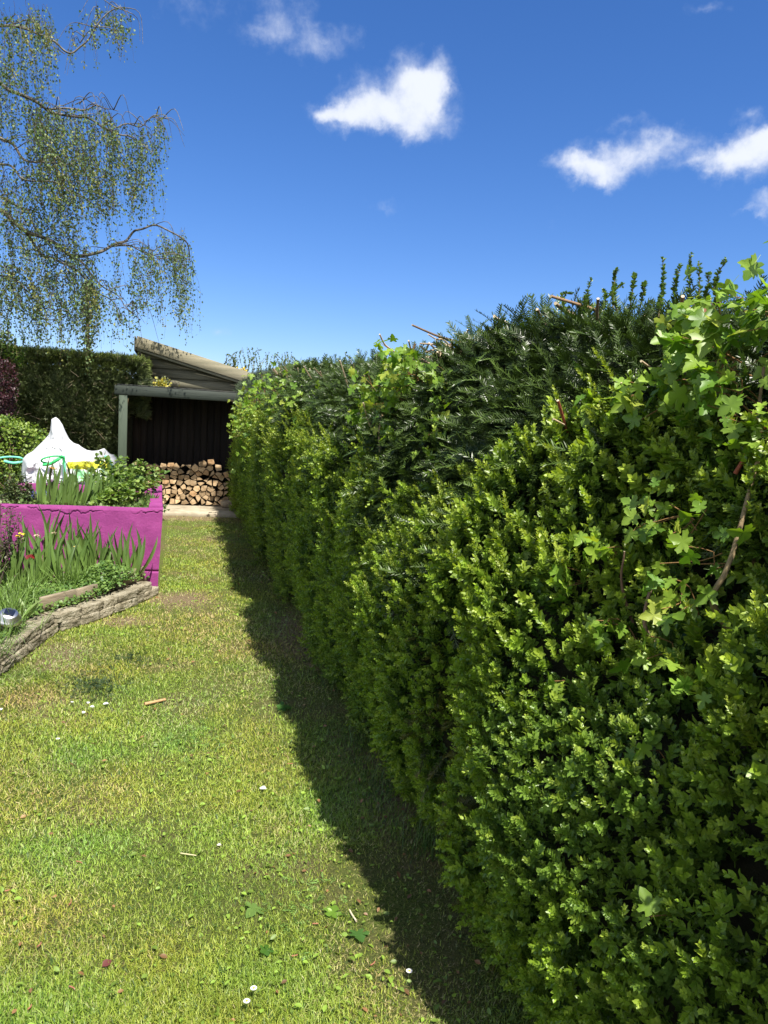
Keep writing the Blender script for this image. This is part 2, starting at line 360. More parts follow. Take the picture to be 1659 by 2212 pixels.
# blade colour darkened along the hedge to deepen its cast shadow
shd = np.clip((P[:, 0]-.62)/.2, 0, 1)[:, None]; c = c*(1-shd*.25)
gs = np.clip(Yk/2.2, 1, 3.4)
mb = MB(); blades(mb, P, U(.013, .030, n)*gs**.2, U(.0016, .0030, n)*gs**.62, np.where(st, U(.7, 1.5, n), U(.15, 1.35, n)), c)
tag(mb.build('grass', M_grass), 'short mown lawn grass with straw coloured dry patches', 'grass', kind='stuff')
# leaf clippings scattered on the lawn
LEAF8 = np.array([[0, 0, 0], [-.34, .3, .10], [-.36, .62, .12], [0, 1, -.04], [.36, .62, .12], [.34, .3, .10], [0, .3, 0], [0, .65, .02]])
LF8 = [np.array([[0, 6, 7, 1]])]
LF8 = [np.array([[0, 6, 1, 1]])[:, :3], np.array([[1, 6, 7, 2], [6, 5, 4, 7]]), np.array([[2, 7, 3], [7, 4, 3], [0, 5, 6]])]
LEAF4 = np.array([[0, 0, 0], [-.42, .5, .13], [0, 1, 0], [.42, .5, .13]]); LF4 = [np.array([[0, 1, 2], [0, 2, 3]])]
n = 3800; Y = 1.2*(1-U(0, 1, n)*(1-(1.2/12)**.7))**(-1/.7); X = U(-1, 1.1, n); ok = ~inbed(X, Y) & (rng.random(n) < .35+.65*np.clip((X+.3)/1.0, 0, 1))
P = np.stack([X, Y, U(.004, .02, n)], -1)[ok]; n = len(P)
c = np.where((rng.random(n) < .88)[:, None], np.array([.22, .34, .045])*U(.5, 1.3, (n, 1)), np.array([.26, .14, .06])*U(.5, 1.3, (n, 1)))
M = frames(rnd(n)*np.array([1, 1, .25]), np.array([[0, 0, 1.]])+rnd(n, .35))*(U(.010, .023, n)*np.clip(P[:, 1]/4, 1, 1.5))[:, None, None]*np.array([.85, 1.15, 1])
mb = MB(); mb.inst(LEAF8, LF8, M, P, c); tag(mb.build('leaf_clippings', M_leaf), 'small green and brown hedge clippings strewn over the lawn', 'clippings', kind='stuff')
# ------------------------------------------------------------------ the hedge on the right
def it(t, xs_, ys_): return np.interp(t, xs_, ys_)
def hH(Y): return it(Y, [1, 1.4, 2, 2.5, 2.9, 3.3, 4, 5, 6.7, 8.9, 12.3], [1.83, 1.84, 1.90, 1.93, 1.92, 1.86, 1.88, 1.93, 2.02, 2.13, 2.27])
FUR = [(2.12, .15, 1.0, .13), (3.75, .08, 9, .14), (5.6, .22, 1.45, .17), (7.6, .28, 1.5, .20), (10.1, .16, 1.5, .25)]
HOL = [(1.28, 1.25, .11, .10, .12), (1.20, 1.00, .08, .07, .09), (1.52, 1.36, .10, .07, .09), (1.85, 1.36, .13, .06, .08), (1.10, 1.38, .07, .10, .12), (1.45, .98, .07, .06, .06), (2.6, .95, .12, .08, .06), (2.9, 1.18, .2, .06, .08), (1.0, .85, .07, .09, .08), (4.5, 1.2, .25, .10, .08)]
def hx(Y, z):
    zb = it(Y, [1.5, 2.5, 4, 7, 12], [.60, .85, 1.15, 1.35, 1.45]); xb = it(Y, [.9, 1.3, 1.9, 2.3, 3, 5, 6.6, 7, 12], [.90, .86, .80, .80, .80, .82, .83, .86, .92])
    s = it(Y, [1, 3, 6, 12], [.30, .26, .18, .12]); foot = it(Y, [1, 1.9, 2.5, 3.3, 6, 12], [1.04, 1.03, 1.0, .96, .97, .96])
    lo = xb+(foot-xb)*np.clip((zb-z)/zb, 0, 1)**1.5
    upx = s*np.clip(z-zb, 0, 9)**1.15
    H = hH(Y); r_ = np.clip((z-(H-.25))/.25, 0, 1); tp = .3*(1-np.sqrt(np.clip(1-r_*r_, 0, 1)))
    x = lo+upx+tp
    p = np.stack([np.asarray(Y, float)*1.0, np.asarray(z, float)*.7, 0*np.asarray(Y, float)], -1)
    x = x + (fbm(p, 2.2, 5)-.5)*.22 + (fbm(p, 7, 9)-.5)*.11
    for (hy, hz_, ry_, rz_, d_) in HOL: x = x + d_*np.exp(-((Y-hy)/ry_)**2-((np.asarray(z)-hz_)/rz_)**2)
    for (fy, d_, zm, w_) in FUR: x = x + d_*np.exp(-((Y-fy)/w_)**2)*(np.asarray(z) < zm)
    return x
def boxtop(Y): return it(Y, [.3, 1.2, 1.5, 1.72, 2.0, 2.2, 2.5, 3.0, 4.3, 5.6, 7, 9, 12.8], [1.72, 1.60, 1.62, 1.62, 1.53, 1.33, 1.24, 1.28, 1.42, 1.5, 1.55, 1.6, 1.62]) + (vn(np.stack([Y*6, Y*0, Y*0], -1), 1, 4)-.5)*.16
def hnormal(Y, z, e=.03):
    dy = (hx(Y+e, z)-hx(Y-e, z))/(2*e); dz = (hx(Y, z+e)-hx(Y, z-e))/(2*e)
    return nrm(np.stack([-np.ones_like(Y), dy, dz], -1))
def sprig(pairs, L_, lw, ll, ang, detail=True, tipn=.6, seed=0):
    r = np.random.default_rng(seed); T, Fq, Ft = (LEAF8, LF8, 8) if detail else (LEAF4, LF4, 4)
    vs, fs, tn = [], [[] for _ in T_faces(Fq)], []
    cnt = 0
    for i in range(pairs):
        t_ = i/(pairs-1); y = L_*t_; rot = i*math.pi/2 + r.normal()*.2
        for s_ in (0, math.pi):
            a = ang*(1-.45*t_)+r.normal()*.12; sc = (.75+.5*math.sin(math.pi*min(1, t_*.85+.15)))*(1-.25*t_)*r.uniform(.85, 1.15)
            ph = rot+s_+r.normal()*.15
            d = np.array([[math.sin(a)*math.cos(ph), math.cos(a), math.sin(a)*math.sin(ph)]])
            nn = np.array([[-math.cos(a)*math.cos(ph), math.sin(a), -math.cos(a)*math.sin(ph)]])
            M = frames(d, nn)[0]*np.array([lw*sc, ll*sc, ll*sc*.8])
            vs.append(T @ M.T + np.array([0, y, 0])); tn += [min(1, max(0, (t_-.08)*1.15+r.normal()*.12))]*Ft
            for k, f_ in enumerate(Fq): fs[k].append(np.asarray(f_)+cnt)
            cnt += Ft
    if detail:                                  # green stem
        w = .0011; vs.append(np.array([[-w, -.01, 0], [w, -.01, 0], [w*.6, L_, 0], [-w*.6, L_, 0]])); tn += [.3]*4
        fs.append([np.array([[0, 1, 2, 3]])+cnt]); cnt += 4
    return np.vstack(vs), [np.vstack(f) for f in fs if len(f)], np.clip(np.array(tn), 0, 1)
def T_faces(f): return f
SP_N = [sprig(7, .043, .0125, .0158, .98, True, seed=k) for k in range(5)]
SP_M = [sprig(6, .046, .0140, .0172, .98, False, seed=10+k) for k in range(4)]
SP_F = [sprig(4, .065, .019, .027, 1.0, False, seed=20+k) for k in range(4)]
OLD = np.array([.070, .135, .022]); NEW = np.array([.250, .370, .032]); YEL = np.array([.42, .50, .07]); BLU = np.array([.06, .13, .038])
def put_sprigs(mb, T, P, Dv, old, new, sc):
    k = rng.integers(0, len(T), len(P))
    for i, (tv, tf, tn) in enumerate(T):
        s_ = k == i
        if s_.any():
            M = frames(Dv[s_], rnd(s_.sum()))*sc[s_][:, None, None]; mb.inst(tv, tf, M, P[s_], old[s_], tn, new[s_])
def box_bush(y0, y1, dens, T, label, sc0=1.0):
    o = empty('box_shrub', (1.25, (y0+y1)/2, 0), label, 'shrub', 'box shrubs of the right hand hedge')
    mb = MB()
    n = int((y1-y0)*1.75*dens); Y = U(y0-.05, y1+.05, n); z = .04+U(0, 1, n)*1.75
    tpz = boxtop(Y); over = z > tpz
    ok = (~over) | (rng.random(n) < .10*np.exp(-(z-tpz)/.12))
    # the two holes where the yew shows low down
    hole = (np.exp(-((Y-2.14)/.15)**2)*np.exp(-((z-.42)/.30)**2) > .45) & (rng.random(n) < .9)
    for (hy, hz_, ry_, rz_, d_) in HOL: hole |= (np.exp(-((Y-hy)/ry_)**2-((z-hz_)/rz_)**2) > .45) & (rng.random(n) < .62)
    ok &= ~hole & (z < hH(Y)-.02); Y, z = Y[ok], z[ok]; n = len(Y)
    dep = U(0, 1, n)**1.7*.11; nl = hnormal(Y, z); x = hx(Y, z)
    clump = fbm(np.stack([Y, z, Y*0], -1), 9, 31)
    P = np.stack([x+dep-.02-.035*np.clip((clump-.5)*4, -1, 1), Y, z+rnd(n)[:, 0]*.01], -1)
    D = nl*U(.5, 1.1, (n, 1)) + np.array([0, 0, 1])*U(.2, .95, (n, 1)) + rnd(n, .42)
    # the top of each shrub throws longer, yellower shoots
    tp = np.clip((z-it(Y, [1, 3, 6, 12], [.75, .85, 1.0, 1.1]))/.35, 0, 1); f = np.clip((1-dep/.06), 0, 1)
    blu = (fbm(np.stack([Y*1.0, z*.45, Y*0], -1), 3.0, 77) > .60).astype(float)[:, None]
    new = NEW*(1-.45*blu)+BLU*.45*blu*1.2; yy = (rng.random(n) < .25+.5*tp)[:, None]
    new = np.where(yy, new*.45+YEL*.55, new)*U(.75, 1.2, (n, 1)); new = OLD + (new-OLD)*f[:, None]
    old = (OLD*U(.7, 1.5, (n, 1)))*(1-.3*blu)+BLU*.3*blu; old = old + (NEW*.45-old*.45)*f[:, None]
    sc = U(.62, 1.30, n)*(1+.45*tp*(rng.random(n) < .35))*sc0
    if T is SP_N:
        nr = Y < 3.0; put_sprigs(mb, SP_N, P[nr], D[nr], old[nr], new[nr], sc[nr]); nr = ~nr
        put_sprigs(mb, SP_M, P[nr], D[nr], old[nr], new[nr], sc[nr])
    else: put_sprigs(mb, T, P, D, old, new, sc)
    # a few long shoots standing proud
    m_ = int((y1-y0)*44); Y = U(y0, y1, m_); z = np.minimum(boxtop(Y)-U(-.03, .55, m_)**1.0, hH(Y)-.08); x = hx(Y, z)
    for a, b, c_ in zip(Y, z, x):
        L_ = random.uniform(.06, .15); d = np.array([-.7, random.uniform(-.5, .2), .7+random.random()*.5])+rng.normal(size=3)*.2; d /= np.linalg.norm(d)
        q = np.array([[c_+.02, a, b]])+d*np.linspace(0, L_, 4)[:, None]
        nw = (YEL*random.uniform(.7, 1.0))[None].repeat(4, 0); put_sprigs(mb, T, q, (d+rng.normal(size=(4, 3))*.18), (NEW*.6)[None].repeat(4, 0), nw, np.array([.9, 1, 1, .85])*sc0)
    if y0 < 1.5:                                # rusty dead leaves low down by the furrow
        pass
    mb.build('foliage', M_box, o)
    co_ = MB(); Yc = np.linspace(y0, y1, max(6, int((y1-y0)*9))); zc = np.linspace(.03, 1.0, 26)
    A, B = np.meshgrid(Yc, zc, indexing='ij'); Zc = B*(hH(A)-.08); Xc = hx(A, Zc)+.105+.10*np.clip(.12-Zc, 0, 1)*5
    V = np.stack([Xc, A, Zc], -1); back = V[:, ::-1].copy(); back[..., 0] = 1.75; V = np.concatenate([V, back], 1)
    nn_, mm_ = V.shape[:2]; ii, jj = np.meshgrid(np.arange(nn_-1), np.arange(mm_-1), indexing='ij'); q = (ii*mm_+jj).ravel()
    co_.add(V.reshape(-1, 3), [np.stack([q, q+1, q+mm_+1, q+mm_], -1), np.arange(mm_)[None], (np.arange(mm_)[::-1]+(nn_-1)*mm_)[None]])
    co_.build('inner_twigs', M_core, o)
    tr = MB()
    for Yt in np.arange(y0+.2, y1, .45):
        p = [(1.18+random.uniform(-.03, .05), Yt, -.02), (1.2, Yt+random.uniform(-.05, .05), .3), (1.22+random.uniform(-.1, .1), Yt, .8)]
        tube(tr, spline(p, 6), .022, .010, (.10, .075, .05), 7)
    tr.build('stems', M_bark, o)
    return o
box_bush(.35, 2.12, 4000, SP_N, 'nearest box shrub, filling the lower right of the hedge, fine leaves seen close')
box_bush(2.12, 3.75, 3400, SP_N, 'box shrub with bright yellow tipped crown in front of the big dark yew')
box_bush(3.75, 5.6, 2300, SP_M, 'wide box shrub halfway along the hedge below the leafy maple', 1.05)
box_bush(5.6, 7.6, 1600, SP_M, 'box shrub between the two deepest clefts of the hedge', 1.1)
box_bush(7.6, 10.1, 800, SP_F, 'box shrub just beyond the farther cleft, yellowish at its foot', 1.15)
box_bush(10.1, 12.7, 750, SP_F, 'farthest box shrub of the hedge, beside the firewood store', 1.2)
# brown dead leaves on the near shrubs
# yews
def needles(n_, L_, ln, seed, w=.0027):
    r = np.random.default_rng(seed); vs, tn = [], []
    T = np.array([[-.5, 0, 0], [.5, 0, 0], [.5, .6, .04], [-.5, .6, .04], [0, 1, -.02]])
    fq, ft = [], []; c = 0
    for i in range(n_):
        t_ = i/n_; y = L_*t_; dz = -L_*.35*t_*t_
        for s_ in (-1, 1):
            a = s_*(1.15-.55*t_)+r.normal()*.10; l_ = ln*(1-.45*t_**3)*r.uniform(.85, 1.1)
            d = np.array([[math.sin(a), math.cos(a), .18-.35*t_+r.normal()*.1]]); M = frames(d, np.array([[0, 0, 1.]])+r.normal(size=(1, 3))*.25)[0]*np.array([w, l_, l_])
            vs.append(T @ M.T+np.array([0, y, dz])); tn += [t_**2]*5; fq.append(np.array([0, 1, 2, 3])+c); ft.append(np.array([3, 2, 4])+c); c += 5
    q = np.linspace(0, 1, 4); st = np.array([[s_*.0014, L_*t_, -L_*.35*t_*t_] for t_ in q for s_ in (-1, 1)]); vs.append(st); tn += [.4]*8
    for i in range(3): fq.append(np.array([0, 1, 3, 2])+2*i+c)
    return np.vstack(vs), [np.array(fq), np.array(ft)], np.array(tn)
YT = [needles(17, .12, .025, 40+k, .0030) for k in range(3)]+[needles(12, .08, .023, 50, .003)]
YF = [needles(10, .13, .034, 60+k, .0055) for k in range(3)]
YOLD = np.array([.021, .039, .009]); YNEW = np.array([.062, .100, .018])
def yew(y0, y1, zlo, dens, T, label, xo=.0, ex=None, Hup=0, sc0=1.):
    o = empty('yew_bush', (1.45, (y0+y1)/2, 0), label, 'shrub', 'yews growing up through the hedge'); mb = MB()
    n = int((y1-y0)*1.0*dens); Y = U(y0, y1, n); z = U(0, 1, n)*(hH(Y)-zlo(Y))+zlo(Y)
    ok = z < hH(Y)-.01
    Y, z = Y[ok], z[ok]; n = len(Y); nl = hnormal(Y, z); dep = U(0, 1, n)*.13
    P = np.stack([hx(Y, z)+dep+xo, Y, z], -1); Dn = nl
    k = int((y1-y0)*.8*dens*.75); Yt = U(y0, y1, k); Xt = hx(Yt, hH(Yt)-.02)+U(-.1, .7, k)
    hump = (fbm(np.stack([Xt, Yt, Yt*0], -1), 2.5, 13)-.5)*.18
    P = np.vstack([P, np.stack([Xt, Yt, hH(Yt)-.03+hump+Hup-U(0, .06, k)], -1)]); Dn = np.vstack([Dn, np.tile([-.25, -.1, .8], (k, 1))]); n += k
    D = Dn*U(.5, 1, (n, 1))+rnd(n, .5)+np.array([0, -.15, .05]); nn = np.array([-.35, -.35, .9])+rnd(n, .35)
    kk = rng.integers(0, len(T), n); sc = U(.75, 1.25, n)*sc0; old = YOLD*U(.7, 1.5, (n, 1)); new = np.where((rng.random(n) < .18)[:, None], YNEW*1.7, YNEW)*U(.6, 1.2, (n, 1))
    for i, (tv, tf, tn) in enumerate(T):
        s_ = kk == i; M = frames(D[s_], nn[s_])*sc[s_][:, None, None]; mb.inst(tv, tf, M, P[s_], old[s_], tn, new[s_])
    mb.build('foliage', M_yew, o)
    tr = MB(); tube(tr, spline([(1.5, (y0+y1)/2, -.02), (1.52, (y0+y1)/2+.05, .8), (1.5, (y0+y1)/2, 1.8)], 8), .05, .02, (.14, .08, .05), 8); tr.build('trunk', M_bark, o)
    return o
yew(.5, 2.15, lambda Y: boxtop(Y)-.28, 1700, YT, 'dark yew at the right edge behind the large maple leaves', .03)
yew(2.15, 3.35, lambda Y: boxtop(Y)-.35, 2400, YT, 'big dark glossy yew at the highest rounded part of the near hedge', .02, sc0=1.05)
yew(3.35, 5.6, lambda Y: boxtop(Y)-.2, 1100, YT, 'dark yew behind the maple halfway along the hedge top', .05, sc0=1.15)
yew(5.6, 8.2, lambda Y: boxtop(Y)+.05, 700, YF, 'small dark yew patch near the far end of the hedge top', .03)
mb = MB(); o = empty('yew_sapling', (1.0, 2.1, 0), 'low yew growth showing in the dark gap between the two nearest box shrubs', 'shrub')
n = 420; Y = 2.1+rnd(n)[:, 0]*.14; z = np.abs(.42+rnd(n)[:, 0]*.25); P = np.stack([hx(Y, z)+.02+U(0, .05, n), Y, z], -1)
for i, (tv, tf, tn) in enumerate(YT):
    s_ = rng.integers(0, 4, n) == i; k = s_.sum(); mb.inst(tv, tf, frames(np.array([-.8, -.3, -.1])+rnd(k, .5), np.array([-.3, -.3, .9])+rnd(k, .3))*.8, P[s_], np.tile(YOLD, (k, 1)), tn, np.tile([.13, .12, .02], (k, 1)))
mb.build('foliage', M_yew, o); tr = MB(); tube(tr, [(1.15, 2.1, -.02), (1.08, 2.1, .5)], .015, .006, (.12, .08, .05)); tr.build('stem', M_bark, o)
# conifer at the far end
def spray(seed, n_=9, L_=.06, w=.0045):
    r = np.random.default_rng(seed); vs, fs, tn = [], [], []
    for i in range(n_):
        t_ = i/(n_-1); s_ = (i % 2)*2-1; y = L_*.8*t_; a = s_*(.75-.3*t_)+r.normal()*.1 if i < n_-1 else 0; l_ = L_*(.55-.25*t_)
        d = np.array([[math.sin(a), math.cos(a), r.normal()*.2]]); M = frames(d, np.array([[0, 0, 1.]]))[0]*np.array([w, l_, l_])
        vs.append(LEAF4 @ M.T+np.array([0, y, 0])); fs.append(np.vstack(LF4)+4*i); tn += [t_]*4
    return np.vstack(vs), [np.vstack(fs)], np.array(tn)
CS = [spray(70+k) for k in range(4)]; CB = [spray(80+k, 9, .11, .010) for k in range(4)]
def conif(mb, P, D, old, new, sc, T=CS):
    k = rng.integers(0, len(T), len(P))
    for i, (tv, tf, tn) in enumerate(T):
        s_ = k == i; mb.inst(tv, tf, frames(D[s_], rnd(s_.sum()))*sc[s_][:, None, None], P[s_], old[s_], tn, new[s_])
o = empty('conifer_bush', (1.3, 11.3, 0), 'grey green conifer at the far top corner of the hedge beside the shed roof', 'shrub'); mb = MB()
n = 5200; Y = U(9.6, 12.75, n); z = 1.55+U(0, 1, n)*(hH(Y)-1.5); z = np.minimum(z, hH(Y)+.08); X = hx(Y, np.minimum(z, hH(Y)-.02))+U(-.05, .25, n)
P = np.stack([X, Y, z], -1); conif(mb, P, np.array([-.5, -.3, .6])+rnd(n, .5), np.tile([.035, .06, .03], (n, 1))*U(.6, 1.3, (n, 1)), np.tile([.08, .12, .055], (n, 1))*U(.6, 1.3, (n, 1)), U(.8, 1.5, n))
mb.build('foliage', M_conif, o); tr = MB(); tube(tr, [(1.35, 11.3, -.02), (1.3, 11.3, 2)], .05, .02, (.12, .08, .05)); tr.build('trunk', M_bark, o)
# maple leaf template
def maple_t(seed=0, lob=1.0):
    r = np.random.default_rng(seed)
    ol = [(0, 0), (.10, -.10), (.26, -.16), (.40, -.10), (.40, .04), (.30, .12), (.44, .16), (.58, .17), (.72, .33), (.57, .38), (.53, .50), (.40, .45), (.24, .42), (.25, .54), (.35, .63), (.25, .73), (.18, .88), (0, 1.04)]
    ol = [(x*(1+r.normal()*.05)*.95, y+r.normal()*.015) for x, y in ol]
    pts = ol + [(-x*(1+r.normal()*.06), y) for x, y in ol[-2:0:-1]]
    v = np.array([[x, y, 0.0] for x, y in pts]); v[:, 2] = (.10+.05*seed)*np.abs(v[:, 0]) - (.15+.08*seed)*np.clip(v[:, 1]-.3, 0, 1)**2 + .035*np.sin(v[:, 0]*9+v[:, 1]*7+seed)
    ctr = np.array([[0, .30, -.02]]); v = np.vstack([v, ctr]); n_ = len(pts)
    f = np.array([[i, (i+1) % n_, n_] for i in range(n_)])[:, ::-1]
    pet = np.array([[-.012, 0, 0], [.012, 0, 0], [.010, -.55, -.12], [-.010, -.55, -.12]]); v = np.vstack([v, pet])
    return v, [f, np.array([[0, 1, 2, 3]])+n_+1]
MT = [maple_t(k) for k in range(5)]
MC1 = np.array([.10, .205, .022]); MC2 = np.array([.25, .365, .045])
def maple(label, clusters, stems, cut=None, size=(.035, .06), group='maples growing out of the hedge'):
    o = empty('field_maple', (clusters[0][0]+.25, clusters[0][1], 0), label, 'shrub', group); mb = MB(); st = MB()
    for (x, y, z, r_, n_, s_) in clusters:
        P = np.array([x, y, z])+rnd(n_)*np.array([.4, .9, .8])*r_*.55
        D = np.array([-.45, -.25, -.55])+rnd(n_, .6); nn = np.array([-.5, -.5, .55])+rnd(n_, .65)
        sz = U(size[0]*.7, size[1]*.95, n_)*s_*1.0; c = MC1+(MC2-MC1)*U(0, 1, (n_, 1)); c = c*U(.8, 1.15, (n_, 1))
        yl = rng.random(n_) < .12; c[yl] = [.30, .36, .05]
        k = rng.integers(0, 5, n_)
        for i in range(5):
            q = k == i
            if q.any(): mb.inst(MT[i][0], MT[i][1], frames(D[q], nn[q])*sz[q][:, None, None], P[q], c[q])
        for p in P[::4]:
            b = np.array([x+.06, y, z-.03]); tube(st, spline([b+rng.normal(size=3)*.02, (b+p)/2+np.array([.02, 0, .015]), p-D[0]*.0], 5), .0022*s_, .001, (.22, .13, .05), 4)
    mb.build('foliage', M_maple, o, smooth=True)
    for (pts, a, b, c) in stems: tube(st, spline(pts, 14), a, b, c, 7, capcol=(.5, .42, .3))
    st.build('branches', M_bark, o); return o
BR = (.17, .12, .075)
maple('large leaved maple bursting from the top right corner of the hedge',
      [(1.20, 1.60, 1.86, .10, 30, 1), (1.12, 1.43, 1.76, .12, 40, 1.05), (1.10, 1.50, 1.70, .10, 26, 1), (1.18, 1.28, 1.83, .12, 30, 1), (1.10, 1.33, 1.66, .09, 18, .9), (1.12, 1.27, 1.58, .10, 20, .8), (1.18, 1.36, 1.85, .09, 26, 1)],
      [([(1.28, 1.2, .9), (1.20, 1.28, 1.25), (1.16, 1.29, 1.5), (1.15, 1.28, 1.72)], .007, .003, BR), ([(1.10, 1.27, 1.5), (1.12, 1.22, 1.6), (1.18, 1.15, 1.7)], .005, .002, (.30, .09, .05)), ([(1.2, 1.45, 1.6), (1.16, 1.5, 1.78), (1.18, 1.52, 1.87)], .008, .005, (.22, .10, .06))])
maple('maple shoots with red stalk low at the right edge of the hedge',
      [(.98, 1.29, 1.24, .08, 14, .85), (1.02, 1.24, 1.33, .08, 12, .8), (.98, 1.30, 1.12, .08, 10, .8), (.92, 1.24, .93, .04, 3, .8), (.86, 1.07, .69, .05, 3, .8), (1.02, 1.35, 1.42, .09, 14, .7), (.96, 1.13, 1.10, .08, 8, .9)],
      [([(1.25, 1.22, 1.08), (1.10, 1.23, 1.18), (1.035, 1.22, 1.25), (1.05, 1.2, 1.33), (1.11, 1.22, 1.55)], .009, .004, (.26, .20, .11))])
maple('maple shoots leaning out just in front of the dark hollow of the near hedge',
      [(.93, 1.82, 1.20, .05, 5, .9), (.95, 1.64, 1.20, .07, 12, .8), (1.02, 1.47, 1.41, .07, 12, .75), (.90, 1.56, .95, .035, 4, .9), (.98, 1.55, 1.30, .07, 12, .7), (.98, 1.50, 1.12, .06, 10, .8)],
      [([(1.12, 1.5, 1.0), (1.02, 1.5, 1.2), (1.0, 1.48, 1.3)], .005, .002, (.18, .11, .08)), ([(1.1, 1.36, 1.05), (.99, 1.36, 1.15), (.99, 1.35, 1.27)], .006, .003, (.24, .16, .12))])
maple('single maple spray with three large leaves on top of the near box shrub', [(1.08, 1.68, 1.68, .06, 9, 1.0), (1.06, 1.80, 1.64, .05, 9, .8), (1.04, 1.9, 1.56, .06, 8, .6)],
      [([(1.2, 1.9, 1.5), (1.12, 1.75, 1.62), (1.08, 1.68, 1.7)], .004, .002, (.3, .22, .14))])
maple('bushy maple with broad fresh leaves halfway along the hedge top',
      [(.90, 3.62, 1.68, .16, 60, 1), (.97, 3.45, 1.84, .16, 60, 1.05), (.95, 3.12, 1.80, .13, 45, 1.05), (.95, 3.3, 1.70, .16, 60, 1), (.93, 3.85, 1.60, .15, 40, .8), (.92, 3.3, 1.55, .12, 26, .8), (1.02, 2.9, 1.74, .12, 30, .8), (.98, 2.8, 1.6, .13, 24, .7), (.80, 3.17, .92, .04, 5, .8)],
      [([(1.2, 3.4, 1.3), (1.0, 3.4, 1.7), (1.05, 3.35, 1.95)], .012, .006, BR), ([(.93, 3.42, 1.62), (.91, 3.38, 1.52), (.90, 3.3, 1.42)], .006, .007, (.34, .26, .14))])
maple('pale leafy maple at the far end of the hedge', [(.93, 7.5, 1.80, .3, 90, 1.1), (.88, 8.6, 1.75, .35, 90, 1.2), (.88, 6.6, 1.72, .3, 90, 1.05), (.90, 5.8, 1.66, .25, 60, 1), (.86, 9.5, 1.7, .4, 100, 1.2), (.86, 9.0, 1.4, .5, 90, 1.1), (.87, 7.0, 1.5, .3, 60, 1), (.9, 10.8, 1.55, .5, 90, 1.2)],
      [([(1.2, 8, 1.2), (1.0, 8, 1.8), (1.05, 8, 2.1)], .012, .006, BR)])
# privet like shoots on the crest, right
def leafy_shoot(mb, st, base, tip, r_, n_, ls, c1, c2, stemw=.0025, bend=.02):
    base, tip = np.array(base, float), np.array(tip, float); mid = (base+tip)/2+rng.normal(size=3)*bend
    pts = spline([base, mid, tip], 10); tube(st, pts, stemw, stemw*.4, (.16, .13, .06), 5)
    t_ = U(.12, 1, n_); P = np.stack([np.interp(t_, np.linspace(0, 1, 10), pts[:, i]) for i in range(3)], -1)
    D = nrm(rnd(n_)*np.array([1, 1, .3]))+np.array([0, 0, .75]); P = P+nrm(D)*.002
    M = frames(D, np.array([0, 0, 1.])+rnd(n_, .3))*(U(.7, 1.2, n_)*ls*(1.15-.4*t_))[:, None, None]
    mb.inst(LEAF8, LF8, M, P, c1+(c2-c1)*U(0, 1, (n_, 1)))
o = empty('spindle_shrub', (1.7, 2.0, 0), 'shrub whose upright leafy shoots rise like candles above the near yew', 'shrub'); mb, st = MB(), MB()
for (x, y, b, dY) in [(1432, 556, 660, 1.95), (1470, 572, 655, 1.95), (1493, 548, 650, 1.9), (1510, 565, 640, 1.9), (1568, 560, 640, 1.8), (1277, 603, 665, 2.3), (1332, 583, 640, 2.25), (1370, 593, 640, 2.2), (1392, 612, 640, 2.2), (1237, 636, 660, 2.35), (1250, 646, 665, 2.35), (1262, 645, 668, 2.35), (1305, 628, 655, 2.3), (1345, 615, 650, 2.2), (1530, 590, 640, 1.85), (1545, 598, 650, 1.85)]:
    t_ = at(x, y, dY); b_ = at(x-8+random.uniform(-6, 6), b+25, dY)
    leafy_shoot(mb, st, b_, t_, .02, int(46+60*(b_-t_).length/.12), .013, np.array([.06, .12, .03]), np.array([.17, .25, .06]))
mb.build('foliage', M_leaf, o); tube(st, spline([(1.75, 2.0, 0), (1.7, 2.1, 1.2), (1.6, 2.05, 1.95)], 8), .02, .008, BR); st.build('branches', M_bark, o)
# forsythia behind the far end
o = empty('forsythia', (1.7, 13.2, 0), 'airy shrub with thin leafy shoots and a few yellow flowers behind the far hedge end', 'shrub'); mb, st = MB(), MB()
for i in range(46):
    x = random.uniform(488, 640); y = 775+random.uniform(-16, 12)-max(0, 14-abs(x-545)*.25); b_ = at(x+random.uniform(-20, 20), 812, 13.4)
    leafy_shoot(mb, st, b_, at(x, y, 13.2+random.random()*.6), .02, 34, .035, np.array([.06, .10, .03]), np.array([.17, .22, .07]), .004, .06)
n = 45; P = np.array([at(521+random.gauss(0, 6), 799+random.gauss(0, 2.5), 13.3) for _ in range(n)]); mb.inst(LEAF4, LF4, frames(rnd(n), rnd(n))*.035, P, np.tile([.75, .55, .02], (n, 1)))
mb.build('foliage', M_leaf, o); tube(st, [(1.7, 13.2, 0), (1.6, 13.3, 2.2)], .03, .01, BR); st.build('branches', M_bark, o)
# thin shoots on the hedge crest halfway
o = empty('hawthorn_bush', (1.4, 5.5, 0), 'scrubby bush whose thin twigs stick up along the middle of the hedge crest', 'shrub'); mb, st = MB(), MB()
for i in range(75):
    Yb = random.uniform(3.9, 9.5); b_ = (hx(Yb, hH(Yb)-.05)+random.uniform(0, .35), Yb, hH(Yb)-.12)
    t_ = (b_[0]+random.gauss(0, .05), Yb+random.gauss(0, .05), hH(Yb)+random.uniform(.01, .12))
    leafy_shoot(mb, st, b_, t_, .02, 16, .020, np.array([.04, .08, .03]), np.array([.12, .18, .05]), .003, .02)
mb.build('foliage', M_leaf, o); tube(st, [(1.4, 5.5, 0), (1.3, 5.5, 1.9)], .03, .01, BR); st.build('branches', M_bark, o)
